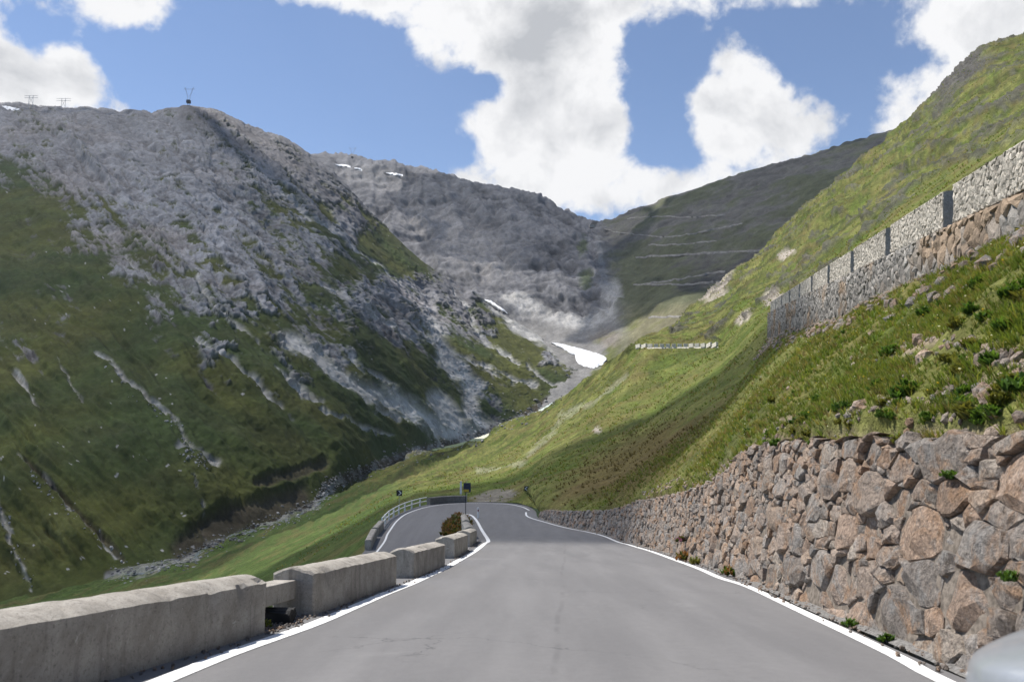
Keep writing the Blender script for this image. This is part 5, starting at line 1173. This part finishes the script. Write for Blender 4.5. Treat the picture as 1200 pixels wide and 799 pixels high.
for (y, w, zb, zs, zt) in stn:
    pr = [(1, zb), (1.0, zb * .6 + zs * .4), (.985, zs - .03), (.94, zs), (.72, zs * .35 + zt * .65), (.36, zt), (0, zt + .012)]
    for (k, z) in [(-a, b) for a, b in pr] + [(a, b) for a, b in pr[::-1][1:]]: Vb.append((w * k, y, z))
m_ = 13; Fb = [tuple(f) for f in grid_faces(len(stn), m_)]; Fb.append(tuple(range(m_ - 1, -1, -1))); Fb.append(tuple((len(stn) - 1) * m_ + i for i in range(m_))); 
ob = mesh_np('body', np.array(Vb), Fb, M_paintcar, car, smooth=True); md = ob.modifiers.new('sub', 'SUBSURF'); md.levels = md.render_levels = 2
Vg_ = []
for (y, w, z) in [(-1.35, .76, 1.07), (-1.95, .62, 1.62), (-3.3, .62, 1.64), (-3.8, .72, 1.06)]: Vg_ += [(-w, y, z), (w, y, z)]
mesh_np('windows', np.array(Vg_), [(0, 1, 3, 2), (4, 5, 7, 6), (0, 2, 4, 6), (1, 7, 5, 3), (6, 7, 1, 0), (2, 3, 5, 4)], M_glass, car)
bm = bmesh.new(); b_box(bm, (0, -2.62, 1.645), (1.2, 1.45, .06), 0, .025); bm_obj('roof', bm, M_paintcar, car)
for sx in (-1, 1):
    for (y0, z0, y1, z1, w0, w1) in ((-1.35, 1.07, -1.95, 1.64, .765, .625), (-2.7, 1.07, -2.65, 1.64, .785, .63), (-3.8, 1.06, -3.3, 1.64, .725, .625)):
        bm = bmesh.new(); b_bar(bm, (sx * w0, y0, z0), (sx * w1, y1, z1), .04); bm_obj('pillar', bm, M_paintcar, car)
    bm = bmesh.new(); b_box(bm, (sx * .96, -1.6, 1.16), (.2, .09, .13), 0, .035); mi = bm_obj('wing_mirror', bm, M_paintcar, car)
    bm = bmesh.new(); b_box(bm, (sx * .96, -1.65, 1.16), (.16, .012, .10), 0, .004); bm_obj('mirror_glass', bm, M_glass, mi)
    bm = bmesh.new(); bmesh.ops.create_uvsphere(bm, u_segments=16, v_segments=8, radius=1.0); bmesh.ops.transform(bm, matrix=Matrix.Translation((sx * .44, -.36, .68)) @ Matrix.Rotation(-sx * .75, 4, 'Z') @ Matrix.Diagonal((.16, .07, .075, 1)), verts=bm.verts); bm_obj('headlight', bm, plain_mat('headlight', (.30, .32, .34), .5, .1, .05), car, True)
    bm = bmesh.new(); b_box(bm, (sx * .64, -3.86, .86), (.2, .1, .24), 0, .03); bm_obj('tail_light', bm, plain_mat('tail_light', (.3, .01, .01), .25), car)
    for y in (-.78, -3.2):
        wv_ = bmesh.new(); bmesh.ops.create_cone(wv_, cap_ends=True, segments=28, radius1=.34, radius2=.34, depth=.18); bmesh.ops.bevel(wv_, geom=[e for e in wv_.edges if len(e.link_faces) == 2 and any(len(f.verts) > 4 for f in e.link_faces)], offset=.03, segments=2, affect='EDGES')
        bmesh.ops.transform(wv_, matrix=Matrix.Translation((sx * .79, y, .34)) @ Matrix.Rotation(math.pi / 2, 4, 'Y'), verts=wv_.verts); wo_ = bm_obj('wheel', wv_, M_black, car)
        bm = bmesh.new(); bmesh.ops.create_cone(bm, cap_ends=True, segments=20, radius1=.19, radius2=.17, depth=.02); bmesh.ops.transform(bm, matrix=Matrix.Translation((sx * .885, y, .34)) @ Matrix.Rotation(sx * math.pi / 2, 4, 'Y'), verts=bm.verts); bm_obj('rim', bm, M_steel, wo_)
bm = bmesh.new(); b_box(bm, (0, .0, .62), (.5, .05, .2), 0, .02); bm_obj('grille', bm, M_black, car)
M_shade_cloud = plain_mat('shade_cloud', (.85, .85, .86), 1.0, vary=.05, scale=.004, spec=0)
def thin_shade_cloud(tr):
    m, t, bs = new_mat('thin_shade_cloud'); bs.inputs['Base Color'].default_value = (.85, .85, .86, 1); bs.inputs['Roughness'].default_value = 1
    tb = t.new('ShaderNodeBsdfTransparent'); mx = t.new('ShaderNodeMixShader'); mx.inputs[0].default_value = tr
    t.l.new(bs.outputs[0], mx.inputs[1]); t.l.new(tb.outputs[0], mx.inputs[2]); t.l.new(mx.outputs[0], t.n['Material Output'].inputs['Surface']); return m
def shade_cloud(target, alt, rx, ry, seed, rot=0.0, mat=None):
    """an unseen cumulus added overhead so that its shadow falls on the target"""
    t = Vector(target); k = (alt - t.z) / SUN.z; c = t + SUN * k
    bm = bmesh.new(); bmesh.ops.create_icosphere(bm, subdivisions=5, radius=1.0); V = np.array([v.co[:] for v in bm.verts]); Fc = np.array([[v.index for v in f.verts] for f in bm.faces]); bm.free()
    n_ = fbm(V[:, 0] * 2 + seed, V[:, 1] * 2, V[:, 2] * 2, 5, .55); V = V * (1 + .42 * n_)[:, None]; V[:, 2] = np.where(V[:, 2] < 0, V[:, 2] * .22, V[:, 2] * .55)
    ca, sa = math.cos(rot), math.sin(rot); V = V * np.array([rx, ry, min(rx, ry)]); V = np.stack([V[:, 0] * ca - V[:, 1] * sa, V[:, 0] * sa + V[:, 1] * ca, V[:, 2]], 1)
    o = mesh_np('shade_cloud', V, Fc, mat or M_shade_cloud, smooth=True); o.location = c; o['kind'] = 'structure'
shade_cloud((-530, 850, 270), 1900, 345, 620, 1, .40, thin_shade_cloud(.68))  # out of view, added to dim the left mountain
shade_cloud((70, 1900, 470), 2000, 300, 320, 7, .1, thin_shade_cloud(.66))  # also unseen, put in to darken the back wall of the valley
shade_cloud((500, 1400, 420), 1700, 470, 330, 3, .5, thin_shade_cloud(.55))
shade_cloud((-8, 84, -3), 1050, 62, 36, 4, -.12, thin_shade_cloud(.62))

# ------------------------------------------------------------------ air
M_air = bpy.data.materials.new('air'); M_air.use_nodes = True; ta = NT(M_air.node_tree); ta.n.clear()
vo_ = ta.new('ShaderNodeVolumePrincipled'); vo_.inputs['Color'].default_value = (.86, .92, 1.0, 1); vo_.inputs['Density'].default_value = 0.000035; vo_.inputs['Anisotropy'].default_value = .2
ou_ = ta.new('ShaderNodeOutputMaterial'); ta.l.new(vo_.outputs[0], ou_.inputs['Volume'])
bm = bmesh.new(); b_box(bm, (0, 0, 390), (12200, 12200, 1010)); o = bm_obj('haze', bm, M_air); o['kind'] = 'stuff'
